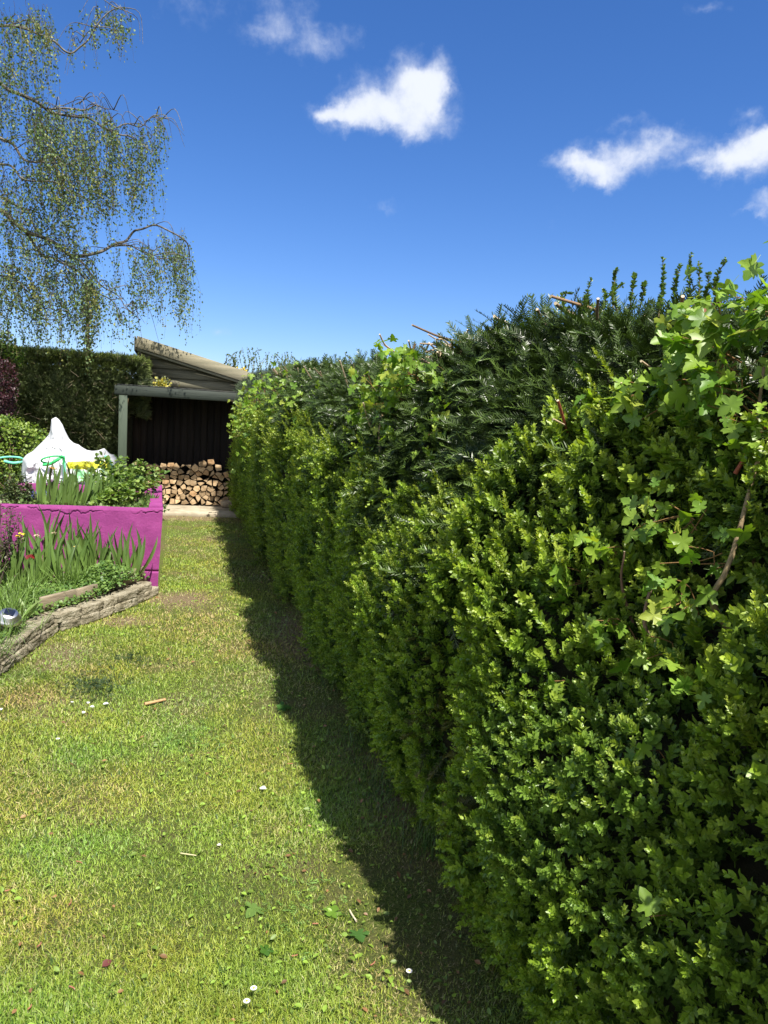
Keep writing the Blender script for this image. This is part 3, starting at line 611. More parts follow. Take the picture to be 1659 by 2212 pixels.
# cut branches
PALE = (.50, .40, .27)
def cutbush(label, segs, loc):
    o = empty('cut_hazel', loc, label, 'shrub', 'hard pruned bushes in the hedge crest'); st = MB()
    for (pts, a, b, c) in segs: tube(st, spline(pts, 9), a, b, c, 7, capcol=(.62, .52, .36))
    tube(st, [(loc[0], loc[1], 0), (loc[0]-.05, loc[1], 1.8)], .03, .02, BR); st.build('branches', M_bark, o); return o
sg = []
Yc = 3.15
for (a, b, w) in [((1010, 745), (890, 702), .006), ((960, 735), (925, 722), .004), ((1000, 790), (950, 755), .006), ((1015, 800), (930, 745), .005), ((1000, 770), (1010, 712), .005), ((985, 795), (975, 735), .006), ((970, 800), (965, 745), .008), ((955, 805), (945, 760), .006)]:
    p, q = at(*a, Yc), at(*b, Yc-.1); sg.append(([p+Vector((.1, .05, -.06)), p, (p+q)/2+Vector((0, 0, -.008)), q], w, w*.7, PALE if random.random() < .6 else BR))
for i in range(70):
    x, y = random.gauss(965, 28), random.gauss(772, 14); p = at(x, y, Yc+random.uniform(-.1, .25)); q = p+Vector((random.gauss(-.03, .03), random.gauss(-.03, .04), random.gauss(.01, .03)))
    sg.append(([p, (p+q)/2, q], .0045, .0035, (np.array(PALE)*random.uniform(.5, 1)).tolist()))
cutbush('heap of pale freshly cut hazel sticks on the crest left of the big yew', sg, (1.35, 3.2, 0))
sg = []
for (a, b, w, Yd, c) in [((1120, 745), (1095, 712), .007, 2.75, PALE), ((1130, 742), (1100, 725), .005, 2.75, PALE), ((1075, 690), (1068, 683), .008, 2.8, (.6, .55, .45)), ((1240, 655), (1190, 640), .006, 2.3, (.26, .17, .10)), ((1175, 700), (1160, 668), .007, 2.5, BR), ((1215, 668), (1200, 655), .008, 2.4, PALE),
        ((1385, 740), (1392, 680), .006, 2.0, (.2, .13, .07)), ((1290, 690), (1292, 645), .006, 2.2, BR), ((1470, 680), (1475, 640), .006, 1.8, (.24, .15, .09)), ((1500, 668), (1475, 665), .005, 1.8, (.32, .24, .14)), ((1500, 660), (1535, 645), .004, 1.75, PALE), ((1525, 700), (1520, 668), .009, 1.7, (.4, .36, .27)), ((1230, 940), (1205, 865), .005, 1.88, (.25, .07, .04)), ((1235, 925), (1195, 905), .003, 1.88, PALE), ((1230, 925), (1255, 900), .003, 1.88, (.3, .2, .12)),
        ((1420, 805), (1385, 780), .004, 1.7, PALE), ((1490, 720), (1475, 700), .007, 1.7, (.36, .26, .13)), ((800, 920), (785, 870), .006, 3.6, PALE), ((832, 745), (820, 722), .006, 4.4, PALE), ((1070, 760), (1060, 745), .004, 2.7, BR)]:
    p, q = at(*a, Yd), at(*b, Yd-.06); sg.append(([p+(p-q)*.6+Vector((.05, .03, 0)), p, q], w, w*.8, c))
cutbush('bush sawn back to stubby bare branch ends poking through the yew', sg, (1.5, 2.3, 0))
sg = []
for (a, b, Yd) in [((455, 0), (0, 0), 0)][:0]: pass
for i in range(26):
    Yb = random.uniform(4.2, 8.8); x_ = hx(Yb, hH(Yb)-.12); p = Vector((x_+.05, Yb, hH(Yb)-.12)); q = p+Vector((random.gauss(-.05, .04), random.gauss(-.05, .05), random.uniform(.03, .16)))
    sg.append(([p, (p+q)/2, q], .005, .004, PALE if random.random() < .5 else BR))
cutbush('bush trimmed to short brown stubs along the farther hedge crest', sg, (1.4, 6.5, 0))
# grass tufts under the hedge
for (x, y, nn_, h_, lb) in [(.92, 2.45, 90, .11, 'dark grass tuft under the hedge nearest the camera'), (.90, 3.35, 70, .10, 'grass tuft in the hedge shadow below the yellow tipped box shrub'), (.92, 4.2, 60, .10, 'third grass tuft in the hedge shadow counting from the camera'), (.88, 2.95, 50, .09, 'small thin grass tuft in the hedge shadow between two larger tufts')]:
    mb = MB(); P = np.array([x, y, -.005])+rnd(nn_)*np.array([.05, .07, 0]); blades(mb, P, U(.5, 1.1, nn_)*h_*1.3, U(.002, .0035, nn_), np.abs(rng.normal(size=nn_))*.5, np.tile([.06, .12, .02], (nn_, 1))*U(.6, 1.4, (nn_, 1)))
    tag(mb.build('grass_tuft', M_grass), lb, 'grass tuft', 'grass tufts at the hedge foot')
# ------------------------------------------------------------------ log store and shed
YB = 12.2
o = empty('log_store', (-.85, YB, 0), 'open fronted green timber log store with dark back boards', 'log store')
mb = MB(); box(mb, (.35, YB, 1.905), (2.62, .07, .145), rz(0), bev=.006); mb.build('beam', M_beam, o)
mb = MB(); box(mb, (-.83, YB+.02, .93), (.125, .10, 1.80)); mb.build('post', M_post, o)
mb = MB(); box(mb, (.35, 12.78, 1.992), (2.56, 1.02, .02)); mb.build('roof', M_felt, o)
mb = MB(); box(mb, (.35, 12.72, 1.945), (2.5, .04, .07), col=(1, 1, 1)); box(mb, (-.3, 12.7, 1.93), (.05, 1.0, .07), col=(1, 1, 1)); box(mb, (.55, 12.7, 1.93), (.05, 1.0, .07), col=(1, 1, 1)); mb.build('roof_joists', M_dark, o)
for i in range(21):
    mb = MB(); w = .112; k = random.uniform(.6, 1.5); box(mb, (-.80+w*i, 13.30+(.006 if i % 2 else 0), .97), (w-.006, .02, 1.92), col=(k, k, k*.95), bev=.003); mb.build('back_board', M_dark, o)
mb = MB(); box(mb, (-.845, 12.92, .97), (.02, .50, 1.94), col=(.85, .8, .75)); mb.build('side_panel', M_board, o)
mb = MB(); box(mb, (-.80, 12.42, 1.60), (.03, .07, .38), Matrix.Rotation(R(6), 3, 'Y'), col=(1.2, 1.05, .8)); mb.build('bracket', M_board, o)
mb = MB(); box(mb, (-.805, 12.85, .45), (.02, .22, .85), Matrix.Rotation(R(-3), 3, 'Y'), col=(1.3, 1.4, 1.5)); mb.build('offcut_panel', M_board, o)
o = empty('shed', (.3, 14.4, 0), 'weathered green timber shed with sloping single pitch roof behind the log store', 'shed')
YS, SLP = 13.37, math.atan(.235)
x0, x1 = -.62, 2.3
def roofz(x): return 2.655-.248*(x+.70)
zz, k = 1.90, 0
while zz < 2.75:
    mb = MB(); h = .150; t_ = .042
    xr = min(x1, -.70+(2.655-(zz+.03))/.248)   # board ends under the slope
    xt = min(x1, -.70+(2.655-(zz+h+.02))/.248)
    if xr > x0+.05:
        tt = [(x0, YS-t_, zz), (xr, YS-t_, zz), (max(xt, x0+.01), YS-.004, zz+h+.02), (x0, YS-.004, zz+h+.02)]
        tb = [(x, YS+.012, z) for x, _, z in tt]; c = random.uniform(.8, 1.15)
        mb.add(tt+tb, [np.array([[0, 1, 2, 3], [4, 7, 6, 5], [0, 4, 5, 1], [1, 5, 6, 2], [2, 6, 7, 3], [3, 7, 4, 0]])], (c, c, c)); mb.build('cladding_board', M_clad, o)
    zz += h; k += 1
mb = MB(); q = [(x0, 0), (x1, 0), (x1, 0), (x0, 0)]
V = [(x0+.01, YS+.02, 0), (x1, YS+.02, 0), (x1, YS+.02, roofz(x1)), (x0+.01, YS+.02, roofz(x0))]; V += [(x, 15.8, z) for x, _, z in V]
mb.add(V, [np.array([[0, 1, 2, 3], [4, 7, 6, 5], [0, 4, 5, 1], [1, 5, 6, 2], [3, 2, 6, 7], [0, 3, 7, 4]])], (.6, .6, .6)); mb.build('wall', M_clad, o)
mb = MB(); box(mb, (x0-.005, YS-.01, 1.3), (.05, .05, 2.6), col=(.8, .8, .8)); mb.build('corner_trim', M_clad, o)
rot = Matrix.Rotation(math.atan(.248), 3, 'Y')
def along(xc): return (xc, roofz(xc))
Lr = 3.1
cx = -.73+Lr/2*math.cos(math.atan(.248))
def rbox(name, mt, yc, dy, dz0, h, col=(1, 1, 1), L_=Lr, xo=0):
    mb = MB(); box(mb, (cx+xo+math.sin(math.atan(.248))*(dz0), yc, roofz(cx+xo)+dz0), (L_, dy, h), rot, col=col, bev=.004); mb.build(name, mt, o)
rbox('barge_board', M_clad, 13.175, .025, .085, .185, (1.35, 1.3, 1.3))
rbox('soffit_fillet', M_clad, 13.202, .022, -.03, .04, (1.2, 1.2, 1.2), xo=.03)
rbox('roof', M_felt, 14.52, 2.60, .165, .02, L_=Lr+.03)
rbox('roof_deck', M_clad, 14.57, 2.58, .03, .03, (.7, .7, .7), L_=Lr-.08, xo=.05)
mb = MB(); box(mb, (-.735, 14.55, 2.72), (.022, 2.58, .24), col=(.8, .8, .8)); mb.build('fascia', M_clad, o)
# slab
mb = MB(); mb_v = []
box(mb, (.35, 12.62, .012), (2.7, 1.24, .09), bev=.012); tag(mb.build('concrete_slab', M_conc), 'pale concrete slab under the firewood pile', 'slab')
# firewood: split logs, ends towards the lawn
def clip(poly, p, n_):
    out_ = []
    for i in range(len(poly)):
        a, b = poly[i], poly[(i+1) % len(poly)]; da, db = np.dot(a-p, n_), np.dot(b-p, n_)
        if da <= 0: out_.append(a)
        if da*db < 0: out_.append(a+(b-a)*(da/(da-db)))
    return out_
seeds = []; row = 0; z = .112
r2 = random.Random(3)
while z < .98:
    x = -.72+(.05 if row % 2 else 0); col_ = 0
    while x < 1.12:
        topz = .76-.12*max(0, (x-.55)/.5)+.13*math.exp(-((x-.47)/.09)**2)-.03*abs(math.sin(x*9)); 
        if z < topz: seeds.append((x+r2.uniform(-.03, .03), z+r2.uniform(-.024, .024), row, col_)); col_ += 1
        x += r2.uniform(.085, .135)
    z += .084; row += 1
SP = np.array([(s[0], s[1]) for s in seeds])
rows = {}
for s in seeds: rows.setdefault(s[2], []).append(s)
ORD = ['first', 'second', 'third', 'fourth', 'fifth', 'sixth', 'seventh', 'eighth', 'ninth', 'tenth', 'eleventh', 'twelfth', 'thirteenth', 'fourteenth', 'fifteenth', 'sixteenth', 'seventeenth', 'eighteenth', 'nineteenth', 'twentieth', 'twenty-first', 'twenty-second', 'twenty-third', 'twenty-fourth']
hid = {}
for i, s in enumerate(seeds):
    p = SP[i]; a0 = r2.uniform(0, 6.28); poly = []
    for q in range(5): rq = r2.uniform(.9, 1.35); poly.append(p+np.array([.070*rq*math.cos(a0+q*1.2566), .060*rq*math.sin(a0+q*1.2566)]))
    dd = np.linalg.norm(SP-p, axis=1)
    for j in np.argsort(dd)[1:14]:
        n_ = (SP[j]-p)/dd[j]; poly = clip(poly, p+n_*(dd[j]/2-.0012), n_)
        if len(poly) < 3: break
    if len(poly) < 3: continue
    q = [a for a in poly if a[1] > .068]
    poly = [np.array([a[0], max(a[1], .070)]) for a in poly]
    # merge short edges: split wood has three to five faces
    ch = True
    while ch and len(poly) > 4:
        ls_ = [np.linalg.norm(poly[k]-poly[(k+1) % len(poly)]) for k in range(len(poly))]; k = int(np.argmin(ls_)); ch = ls_[k] < .052
        if ch: mid = (poly[k]+poly[(k+1) % len(poly)])/2; k2 = (k+1) % len(poly); poly[k] = mid; poly.pop(k2)
    if r2.random() < .35 and len(poly) > 3: poly.pop(r2.randrange(len(poly)))
    po = np.array(poly); c0 = po.mean(0)
    # one rounded bark side
    k = int(np.argmax([np.linalg.norm(po[a]-po[(a+1) % len(po)]) for a in range(len(po))])); a, b = po[k], po[(k+1) % len(po)]
    if r2.random() < .55:
        n_ = np.array([(b-a)[1], -(b-a)[0]]); n_ /= np.linalg.norm(n_)+1e-9
        if np.dot(n_, (a+b)/2-c0) < 0: n_ = -n_
        bul = .010; po = np.insert(po, k+1, [a+(b-a)*.33+n_*bul, a+(b-a)*.67+n_*bul], 0)
    c0 = po.mean(0); n_ = len(po); yf = 12.93+r2.uniform(-.03, .04)+.05*(1-min(1, c0[1])); Ld = r2.uniform(.24, .28)
    tl = np.array([r2.uniform(-.16, .16), r2.uniform(-.16, .16)])
    f0 = np.array([[a[0], yf+np.dot(a-c0, tl)*1.0, a[1]] for a in po]); f1 = c0+(po-c0)*.93; f1 = np.array([[a[0], yf-.004+np.dot(a-c0, tl), a[1]] for a in f1])
    bk = np.array([[a[0]+tl[0]*.02, yf+Ld, a[1]] for a in po])
    tone = np.array([1, .94, .86])*r2.uniform(.45, 1.12) if r2.random() < .85 else np.array([.75, .62, .5])
    if c0[1] > .45: tone = tone*.92  # upper logs coloured darker to deepen the shade under the beam
    mb = MB(); A = np.arange(n_); B = (A+1) % n_
    # outline orientation: y faces the lawn
    area = sum(po[a_][0]*po[b_][1]-po[b_][0]*po[a_][1] for a_, b_ in zip(A, B)); fc = A if area > 0 else A[::-1]
    mb.add(np.vstack([f1]), [fc], tone, 0)
    mb.add(np.vstack([f0, f1]), [np.stack([A, B, B+n_, A+n_], -1)], tone*.9, 0)
    mb.add(np.vstack([f0, bk]), [np.stack([A, A+n_, B+n_, B], -1), (A+n_)[::-1]], (1, 1, 1), 1)
    lo = mb.build('firewood_log', [M_logend, M_logbark])
    rr = sorted(rows[s[2]], key=lambda t: t[0]); pos = [t[3] for t in rr].index(s[3]); inv = len(rr)-1-pos
    shp = {3: 'three sided', 4: 'four sided'}.get(n_, 'round backed')
    tag(lo, '%s log, %s from right in %s layer up of the firewood pile' % (shp, ORD[inv], ORD[s[2]]), 'log', 'split logs in the firewood pile')
# stone at the foot of the pile
def rock(name, c, s, seed, m_, col=(1, 1, 1), parent=None, n1=18, n2=12, rough=.25, sq=3.0, rotz=0):
    th = np.linspace(0, 2*math.pi, n1, endpoint=False); ph = np.linspace(.12, math.pi-.12, n2); T_, P_ = np.meshgrid(th, ph, indexing='ij')
    d = np.stack([np.cos(T_)*np.sin(P_), np.sin(T_)*np.sin(P_), np.cos(P_)], -1)
    r_ = (np.abs(d)**sq).sum(-1)**(-1/sq); v = d*r_[..., None]; v = v*(1+rough*(fbm(v+seed*3.1, 2.2, seed)-.5)[..., None]+rough*.5*(vn(v+seed, 9, seed)-.5)[..., None]); v = v*np.array(s)/2
    cc, ss = math.cos(rotz), math.sin(rotz); v = np.stack([v[..., 0]*cc-v[..., 1]*ss, v[..., 0]*ss+v[..., 1]*cc, v[..., 2]], -1)+np.array(c)
    mb = MB(); i, j = np.meshgrid(np.arange(n1), np.arange(n2-1), indexing='ij'); i2 = (i+1) % n1
    mb.add(v.reshape(-1, 3), [np.stack([i*n2+j, i*n2+j+1, i2*n2+j+1, i2*n2+j], -1).reshape(-1, 4), (np.arange(n1)*n2)[None], (np.arange(n1)[::-1]*n2+n2-1)[None]], col)
    return mb.build(name, m_, parent, smooth=False)
tag(rock('stone', (.84, 12.78, .125), (.24, .16, .13), 5, M_stone, (1.1, 1, .95)), 'pale rounded stone at the right foot of the firewood pile', 'stone')
# ------------------------------------------------------------------ raised planter
def rough_wall(c, s, parent, name, nx_=60, nz_=24, amp=.012, crack=False):
    # box wall as a dense grid so that the plaster is uneven
    sx, sy, sz = s; nyy = 6; mb = MB()
    def face(o_, u, v, nu, nv):
        a, b = np.meshgrid(np.linspace(0, 1, nu+1), np.linspace(0, 1, nv+1), indexing='ij'); p = np.array(o_)+a[..., None]*np.array(u)+b[..., None]*np.array(v)
        i, j = np.meshgrid(np.arange(nu), np.arange(nv), indexing='ij'); q = (i*(nv+1)+j).ravel(); return p.reshape(-1, 3), np.stack([q, q+nv+1, q+nv+2, q+1], -1)
    for o_, u, v, nu, nv in [((-sx/2, -sy/2, -sz/2), (sx, 0, 0), (0, 0, sz), nx_, nz_), ((sx/2, sy/2, -sz/2), (-sx, 0, 0), (0, 0, sz), nx_, nz_), ((sx/2, -sy/2, -sz/2), (0, sy, 0), (0, 0, sz), max(nyy, int(sy*20)), nz_),
                             ((-sx/2, sy/2, -sz/2), (0, -sy, 0), (0, 0, sz), max(nyy, int(sy*20)), nz_), ((-sx/2, -sy/2, sz/2), (sx, 0, 0), (0, sy, 0), nx_, max(nyy, int(sy*20)))]:
        p, q = face(o_, u, v, nu, nv); w = p+np.array(c)
        d = np.stack([vn(w, 11, 1)-.5, vn(w, 11, 2)-.5, vn(w, 11, 3)-.5], -1)*amp + np.stack([vn(w, 3, 4)-.5, vn(w, 3, 5)-.5, (vn(w, 3, 6)-.5)*.6], -1)*amp*1.2
        # rounded arris
        ed = np.clip((p[:, 2]-(sz/2-.02))/.02, 0, 1); p = p.copy(); p[:, 1] *= 1-.10*ed*(sy < .3); p[:, 0] *= 1-.10*ed*(sx < .3)
        if crack:
            xx = w*[1, 0, 0]; cl = sz/2-.030-.012*np.sin(p[:, 0]*5+1)-.030*(vn(xx, 9, 9)-.5)-.028*(vn(xx, 31, 8)-.5)-.012*(vn(xx, 90, 7)-.5)
            on = np.clip((vn(xx, 2.1, 12)-.22)*5, 0, 1); dd = np.clip((p[:, 2]-cl)/.005+.5, 0, 1)*(p[:, 1] < -sy*.4)
            d[:, 1] -= dd*.005*on+np.exp(-((p[:, 2]-cl+.005)/.004)**2)*(-.005)*on*(p[:, 1] < -sy*.4)
            g2 = np.exp(-((p[:, 2]+sz/2-.19)/.009)**2)*(p[:, 1] < -sy*.4); d[:, 1] += g2*.014
        w2_ = p+d+np.array(c); rr_ = np.clip((w2_[:, 0]+.35)/.2, 0, 1); w2_[:, 0] -= rr_*((.73-w2_[:, 2])*.04+(w2_[:, 1]-6.7)*.022)
        mb.add(w2_, [q])
    return mb.build(name, M_purple, parent, smooth=True)
pl = empty('raised_planter', (-.8, 7.5, 0), 'raised planter with magenta painted masonry walls', 'planter')
rough_wall((-.805, 6.76, .37), (1.38, .13, .74), pl, 'front_wall', 210, 170, amp=.006, crack=True)
rough_wall((-.178, 7.90, .375), (.125, 2.16, .748), pl, 'side_wall', 8, 40, amp=.006)
rough_wall((-.93, 9.05, .36), (1.62, .13, .70), pl, 'back_wall', 60, 30)
rough_wall((-1.565, 6.70, .42), (.16, .22, .84), pl, 'corner_pier', 10, 40)
mb = MB(); a, b = np.meshgrid(np.linspace(-1.75, -.235, 40), np.linspace(6.82, 8.99, 50), indexing='ij'); p = np.stack([a, b, a*0+.64], -1); p[..., 2] += (fbm(p, 5, 2)-.5)*.08
q = (np.arange(39)[:, None]*50+np.arange(49)[None]).ravel(); mb.add(p.reshape(-1, 3), [np.stack([q, q+50, q+51, q+1], -1)]); mb.build('soil', M_soil, pl)
# front bed
mb = MB(); a, b = np.meshgrid(np.linspace(0, 1, 30), np.linspace(3.4, 6.69, 60), indexing='ij')
xr = np.interp(b, [e[1] for e in EDG][::-1], [e[0] for e in EDG][::-1])-.09; p = np.stack([-2.6+(xr+2.6)*a, b, .125+.05*(1-a)], -1); p[..., 2] += (fbm(p, 5, 3)-.5)*.05
q = (np.arange(29)[:, None]*60+np.arange(59)[None]).ravel(); mb.add(p.reshape(-1, 3), [np.stack([q, q+60, q+61, q+1], -1)]); tag(mb.build('bed_soil', M_soil), kind='structure')
ed = empty('stone_edging', (-.8, 5.4, 0), 'rough two course stone edging round the flower bed', 'edging')
pts = np.array(EDG); seg = np.r_[0, np.cumsum(np.linalg.norm(np.diff(pts, axis=0), axis=1))]
s_ = 0.03; i = 0
for course in (0, 1):
    s_ = .02+course*.12; 
    while s_ < seg[-1]-.1:
        ln = random.uniform(.17, .30); c = [np.interp(s_+ln/2, seg, pts[:, k]) for k in (0, 1)]; e = [np.interp(s_+ln/2+.03, seg, pts[:, k]) for k in (0, 1)]
        an = math.atan2(e[1]-c[1], e[0]-c[0]); nx_, ny_ = math.sin(an), -math.cos(an)
        k = random.uniform(.8, 1.12); i += 1
        rock('edging_block', (c[0]+nx_*(.045+.012*course)*1.0, c[1]+ny_*.05, .034+.066*course), (ln*.99, .12, .071), 30+i, M_stone, (k, k*.99, k*.95), ed, 44, 26, .22, 12, an)
        s_ += ln+.004
def board(x0_, y0_, x1_, y1_, z, h, lb):
    L_ = math.hypot(x1_-x0_, y1_-y0_); mb = MB(); box(mb, ((x0_+x1_)/2, (y0_+y1_)/2, z), (L_, .03, h), rz(math.atan2(y1_-y0_, x1_-x0_)), bev=.004); tag(mb.build('edging_board', M_timber), lb, 'board', 'old timber boards lying inside the stone edging')
board(-.90, 5.52, -.71, 5.78, .19, .10, 'short grey timber board nearest the silver lamp'); board(-.70, 5.80, -.58, 5.99, .185, .10, 'grey timber board in the middle of the bed edge'); board(-.45, 6.25, -.26, 6.60, .19, .13, 'brown timber board under the clover beside the magenta wall')
# ------------------------------------------------------------------ plants of the beds
def sword(mb, base, tip, w, c1, c2, bend=None):
    base, tip = np.array(base, float), np.array(tip, float); n_ = 7; t_ = np.linspace(0, 1, n_)
    bd = rng.normal(size=3)*np.array([.03, .03, 0])*np.linalg.norm(tip-base)/.4 if bend is None else np.array(bend)
    c = base+(tip-base)*t_[:, None]-bd*(t_*(1-t_)*4)[:, None]
    wd = w*np.sin(np.pi*np.clip(t_*.80+.17, 0, 1))**.7; wd[-1] = .0003
    ang = random.uniform(-.9, .9); sd = np.array([math.cos(ang), math.sin(ang), 0]); nn = np.array([-sd[1], sd[0], 0])
    l = c-sd*wd[:, None]/2; r_ = c+sd*wd[:, None]/2; mid = c+nn*wd[:, None]*.18
    i = np.arange(n_-1); q = np.concatenate([np.stack([i, i+n_, i+n_+1, i+1], -1), np.stack([i+n_, i+2*n_, i+2*n_+1, i+n_+1], -1)])
    c1, c2 = np.array(c1), np.array(c2); cc = c1+(c2-c1)*t_[:, None]; mb.add(np.vstack([l, mid, r_]), [q], np.vstack([cc]*3))
IG1, IG2 = (.15, .24, .05), (.085, .15, .038)
def iris(x, y, z, h, n_, spread, label, w=.026, lean=(0, 0)):
    mb = MB(); fan = random.uniform(-.4, .4)
    for i in range(n_):
        a = (i/(max(1, n_-1))-.5)*2; hh = h*random.uniform(.7, 1.05)*(1-.22*abs(a)); bx = x+a*.035+random.gauss(0, .012); by = y+a*.02*fan+random.gauss(0, .015)
        k = random.uniform(.75, 1.2); tipx = bx+a*spread*hh+lean[0]*hh+random.gauss(0, .03); tipy = by+a*fan*.2*hh+lean[1]*hh
        sword(mb, (bx, by, z-.01), (tipx, tipy, z+hh), w*random.uniform(.75, 1.15), np.array(IG1)*k, np.array(IG2)*k)
    return tag(mb.build('iris', M_iris), label, 'iris', 'iris clumps')
def bx(px_, py_, z): p = gr(px_, py_, z); return p.x, p.y, z
FI = [(14, 1262, .46, 7, 'iris clump at the left edge beside the dark leaved plant'), (48, 1258, .50, 8, 'iris clump holding the wilted red flower in front of it'), (84, 1262, .44, 8, 'iris clump right of the wilted red flower'), (108, 1240, .62, 7, 'tallest iris clump reaching the top edge of the magenta wall'),
      (138, 1262, .46, 8, 'iris clump behind the middle timber board'), (160, 1238, .58, 8, 'iris clump with the yellow wilted flower stem beside it'), (186, 1246, .52, 9, 'dense iris clump in the middle of the magenta wall'), (212, 1232, .52, 9, 'dense iris clump just left of the gap in the row'), (262, 1225, .38, 6, 'short splayed iris clump behind the clover'), (291, 1216, .46, 9, 'last iris clump next to the corner of the magenta wall')]
for (x, y, h, n_, lb) in FI:
    X, Y, z = bx(x, y, .16); iris(X, min(Y, 6.5), .16, h*1.06, int(n_*1.7), .36, lb, .033)
for (x, h, n_, yy, lb) in [(103, .50, 9, 7.05, 'iris clump in the planter below the tall peak of the white bag'), (124, .46, 8, 7.15, 'iris clump in the planter in front of the green strap'), (146, .40, 8, 7.05, 'iris clump in the planter below the right half of the bag'), (166, .46, 9, 7.1, 'iris clump in the planter under the yellow patch of the bag'), (192, .44, 9, 7.2, 'iris clump in the planter left of the leafy bush'), (245, .40, 7, 7.4, 'iris clump in the planter among the leafy bush stems'), (318, .20, 10, 7.5, 'short bright iris shoots in the planter corner by the side wall')]:
    p = at(x, 1090, yy); iris(p.x, yy, .64, h*1.02, int(n_*1.5), .24, lb, .030, (.08, 0))
# leafy plants made of stems with compound leaves
def stemmy(name, label, cat, stems, leafsize, c1, c2, nl, T=(LEAF8, LF8), m_=None, stc=(.10, .07, .05), group=None, droop=.1, loc=None, cl=1, sw=.004):
    o = empty(name, loc or stems[0][0], label, cat, group); mb, st = MB(), MB(); c1, c2 = np.array(c1), np.array(c2)
    for (b, t_) in stems:
        b, t_ = np.array(b, float), np.array(t_, float); pts = spline([b, (b+t_)/2+rng.normal(size=3)*.02, t_], 8); tube(st, pts, sw, sw*.5, stc, 5)
        k = nl; u = U(.25, 1, k)**.7; P = np.stack([np.interp(u, np.linspace(0, 1, 8), pts[:, i]) for i in range(3)], -1); out_ = nrm(rnd(k)*np.array([1, 1, .25])+np.array([0, 0, .25]))
        P0 = P+out_*leafsize*.5
        for w_ in range(cl):
            D = out_+rnd(k, .5 if cl > 1 else .15)+np.array([0, 0, -droop]); P1 = P0+rnd(k, leafsize*.3*(cl > 1))
            mb.inst(T[0], T[1], frames(D, np.array([0, 0, 1.])+rnd(k, .35))*(U(.6, 1.15, k)*leafsize)[:, None, None], P1, c1+(c2-c1)*U(0, 1, (k, 1)))
    mb.build('foliage', m_ or M_leaf, o); st.build('stems', M_bark, o); return o
sts = []
for (x, y, yy) in [(222, 985, 7.6), (240, 1005, 7.6), (205, 1015, 7.6), (262, 990, 7.7), (258, 1012, 7.5), (290, 1010, 7.8), (310, 1000, 7.9), (330, 1012, 8.0), (345, 1020, 8.1), (275, 1030, 7.4), (300, 1035, 7.4), (325, 1040, 7.8), (232, 1040, 7.3), (262, 1045, 7.2), (210, 1045, 7.4), (248, 1065, 7.1), (285, 1065, 7.2), (230, 1070, 7.1), (345, 1035, 8.0), (190, 1030, 7.7)]:
    t_ = at(x, y, yy); sts.append(((-.62+random.uniform(-.2, .25), yy+random.uniform(-.1, .1), .64), tuple(t_)))
stemmy('leafy_bush', 'leafy bush with dark woody stems overhanging the right end of the planter', 'shrub', sts, .058, (.09, .17, .03), (.25, .34, .08), 26, cl=3)
sts = [((-1.42+random.uniform(-.16, .2), 7.1+random.uniform(0, .25), .64), tuple(at(random.uniform(2, 68), random.uniform(1018, 1060), 7.15))) for _ in range(22)]
stemmy('hebe_bush', 'small grey green bush in the left corner of the planter', 'shrub', sts, .026, (.06, .09, .035), (.14, .18, .07), 30, cl=2)
mb = MB(); n = 2600; P = np.stack([U(-1.5, -.25, n), U(6.83, 8.2, n), .65+U(0, .09, n)], -1); mb.inst(LEAF4, LF4, frames(rnd(n)+np.array([0, 0, .5]), rnd(n))*U(.018, .04, n)[:, None, None], P, np.array([.04, .09, .018])+(np.array([.15, .22, .05])-np.array([.04, .09, .018]))*U(0, 1, (n, 1)))
tag(mb.build('ground_cover', M_leaf), 'low leafy ground cover between the plants in the planter', 'ground cover', kind='stuff')
def bells(x, y, z, h, label):
    o = empty('grape_hyacinth', (x, y, z), label, 'flower', 'blue grape hyacinths'); mb, st = MB(), MB(); tube(st, [(x, y, z), (x, y, z+h)], .0025, .002, (.12, .2, .05), 5)
    for i in range(34):
        t_ = i/34; a = i*2.4; r_ = .011*(1-.6*t_); c = np.array([x+r_*math.cos(a), y+r_*math.sin(a), z+h*.55+h*.5*t_]); v = np.array([[1, 0, 0], [-1, 0, 0], [0, 1, 0], [0, -1, 0], [0, 0, 1], [0, 0, -1]])*.0055+c
        mb.add(v, [np.array([[0, 2, 4], [2, 1, 4], [1, 3, 4], [3, 0, 4], [2, 0, 5], [1, 2, 5], [3, 1, 5], [0, 3, 5]])], np.array([.16, .18, .48])*random.uniform(.8, 1.5))
    mb.build('flower_head', M_petal, o); st.build('stem', M_leaf, o)
nm = ['farthest left blue grape hyacinth in the planter', 'second blue grape hyacinth from the left in the planter', 'third blue grape hyacinth from the left in the planter', 'fourth blue grape hyacinth from the left in the planter', 'fifth blue grape hyacinth from the left in the planter', 'sixth blue grape hyacinth from the left in the planter', 'blue grape hyacinth showing between iris blades below the green strap', 'blue grape hyacinth standing farthest right in the planter']
for i, (x, y) in enumerate([(70, 1078), (80, 1070), (92, 1068), (99, 1076), (106, 1067), (117, 1073), (142, 1068), (163, 1066)]):
    p = gr(x, y+14, .66); bells(p.x, max(6.88, min(p.y, 8.5)), .65, .15, nm[i])
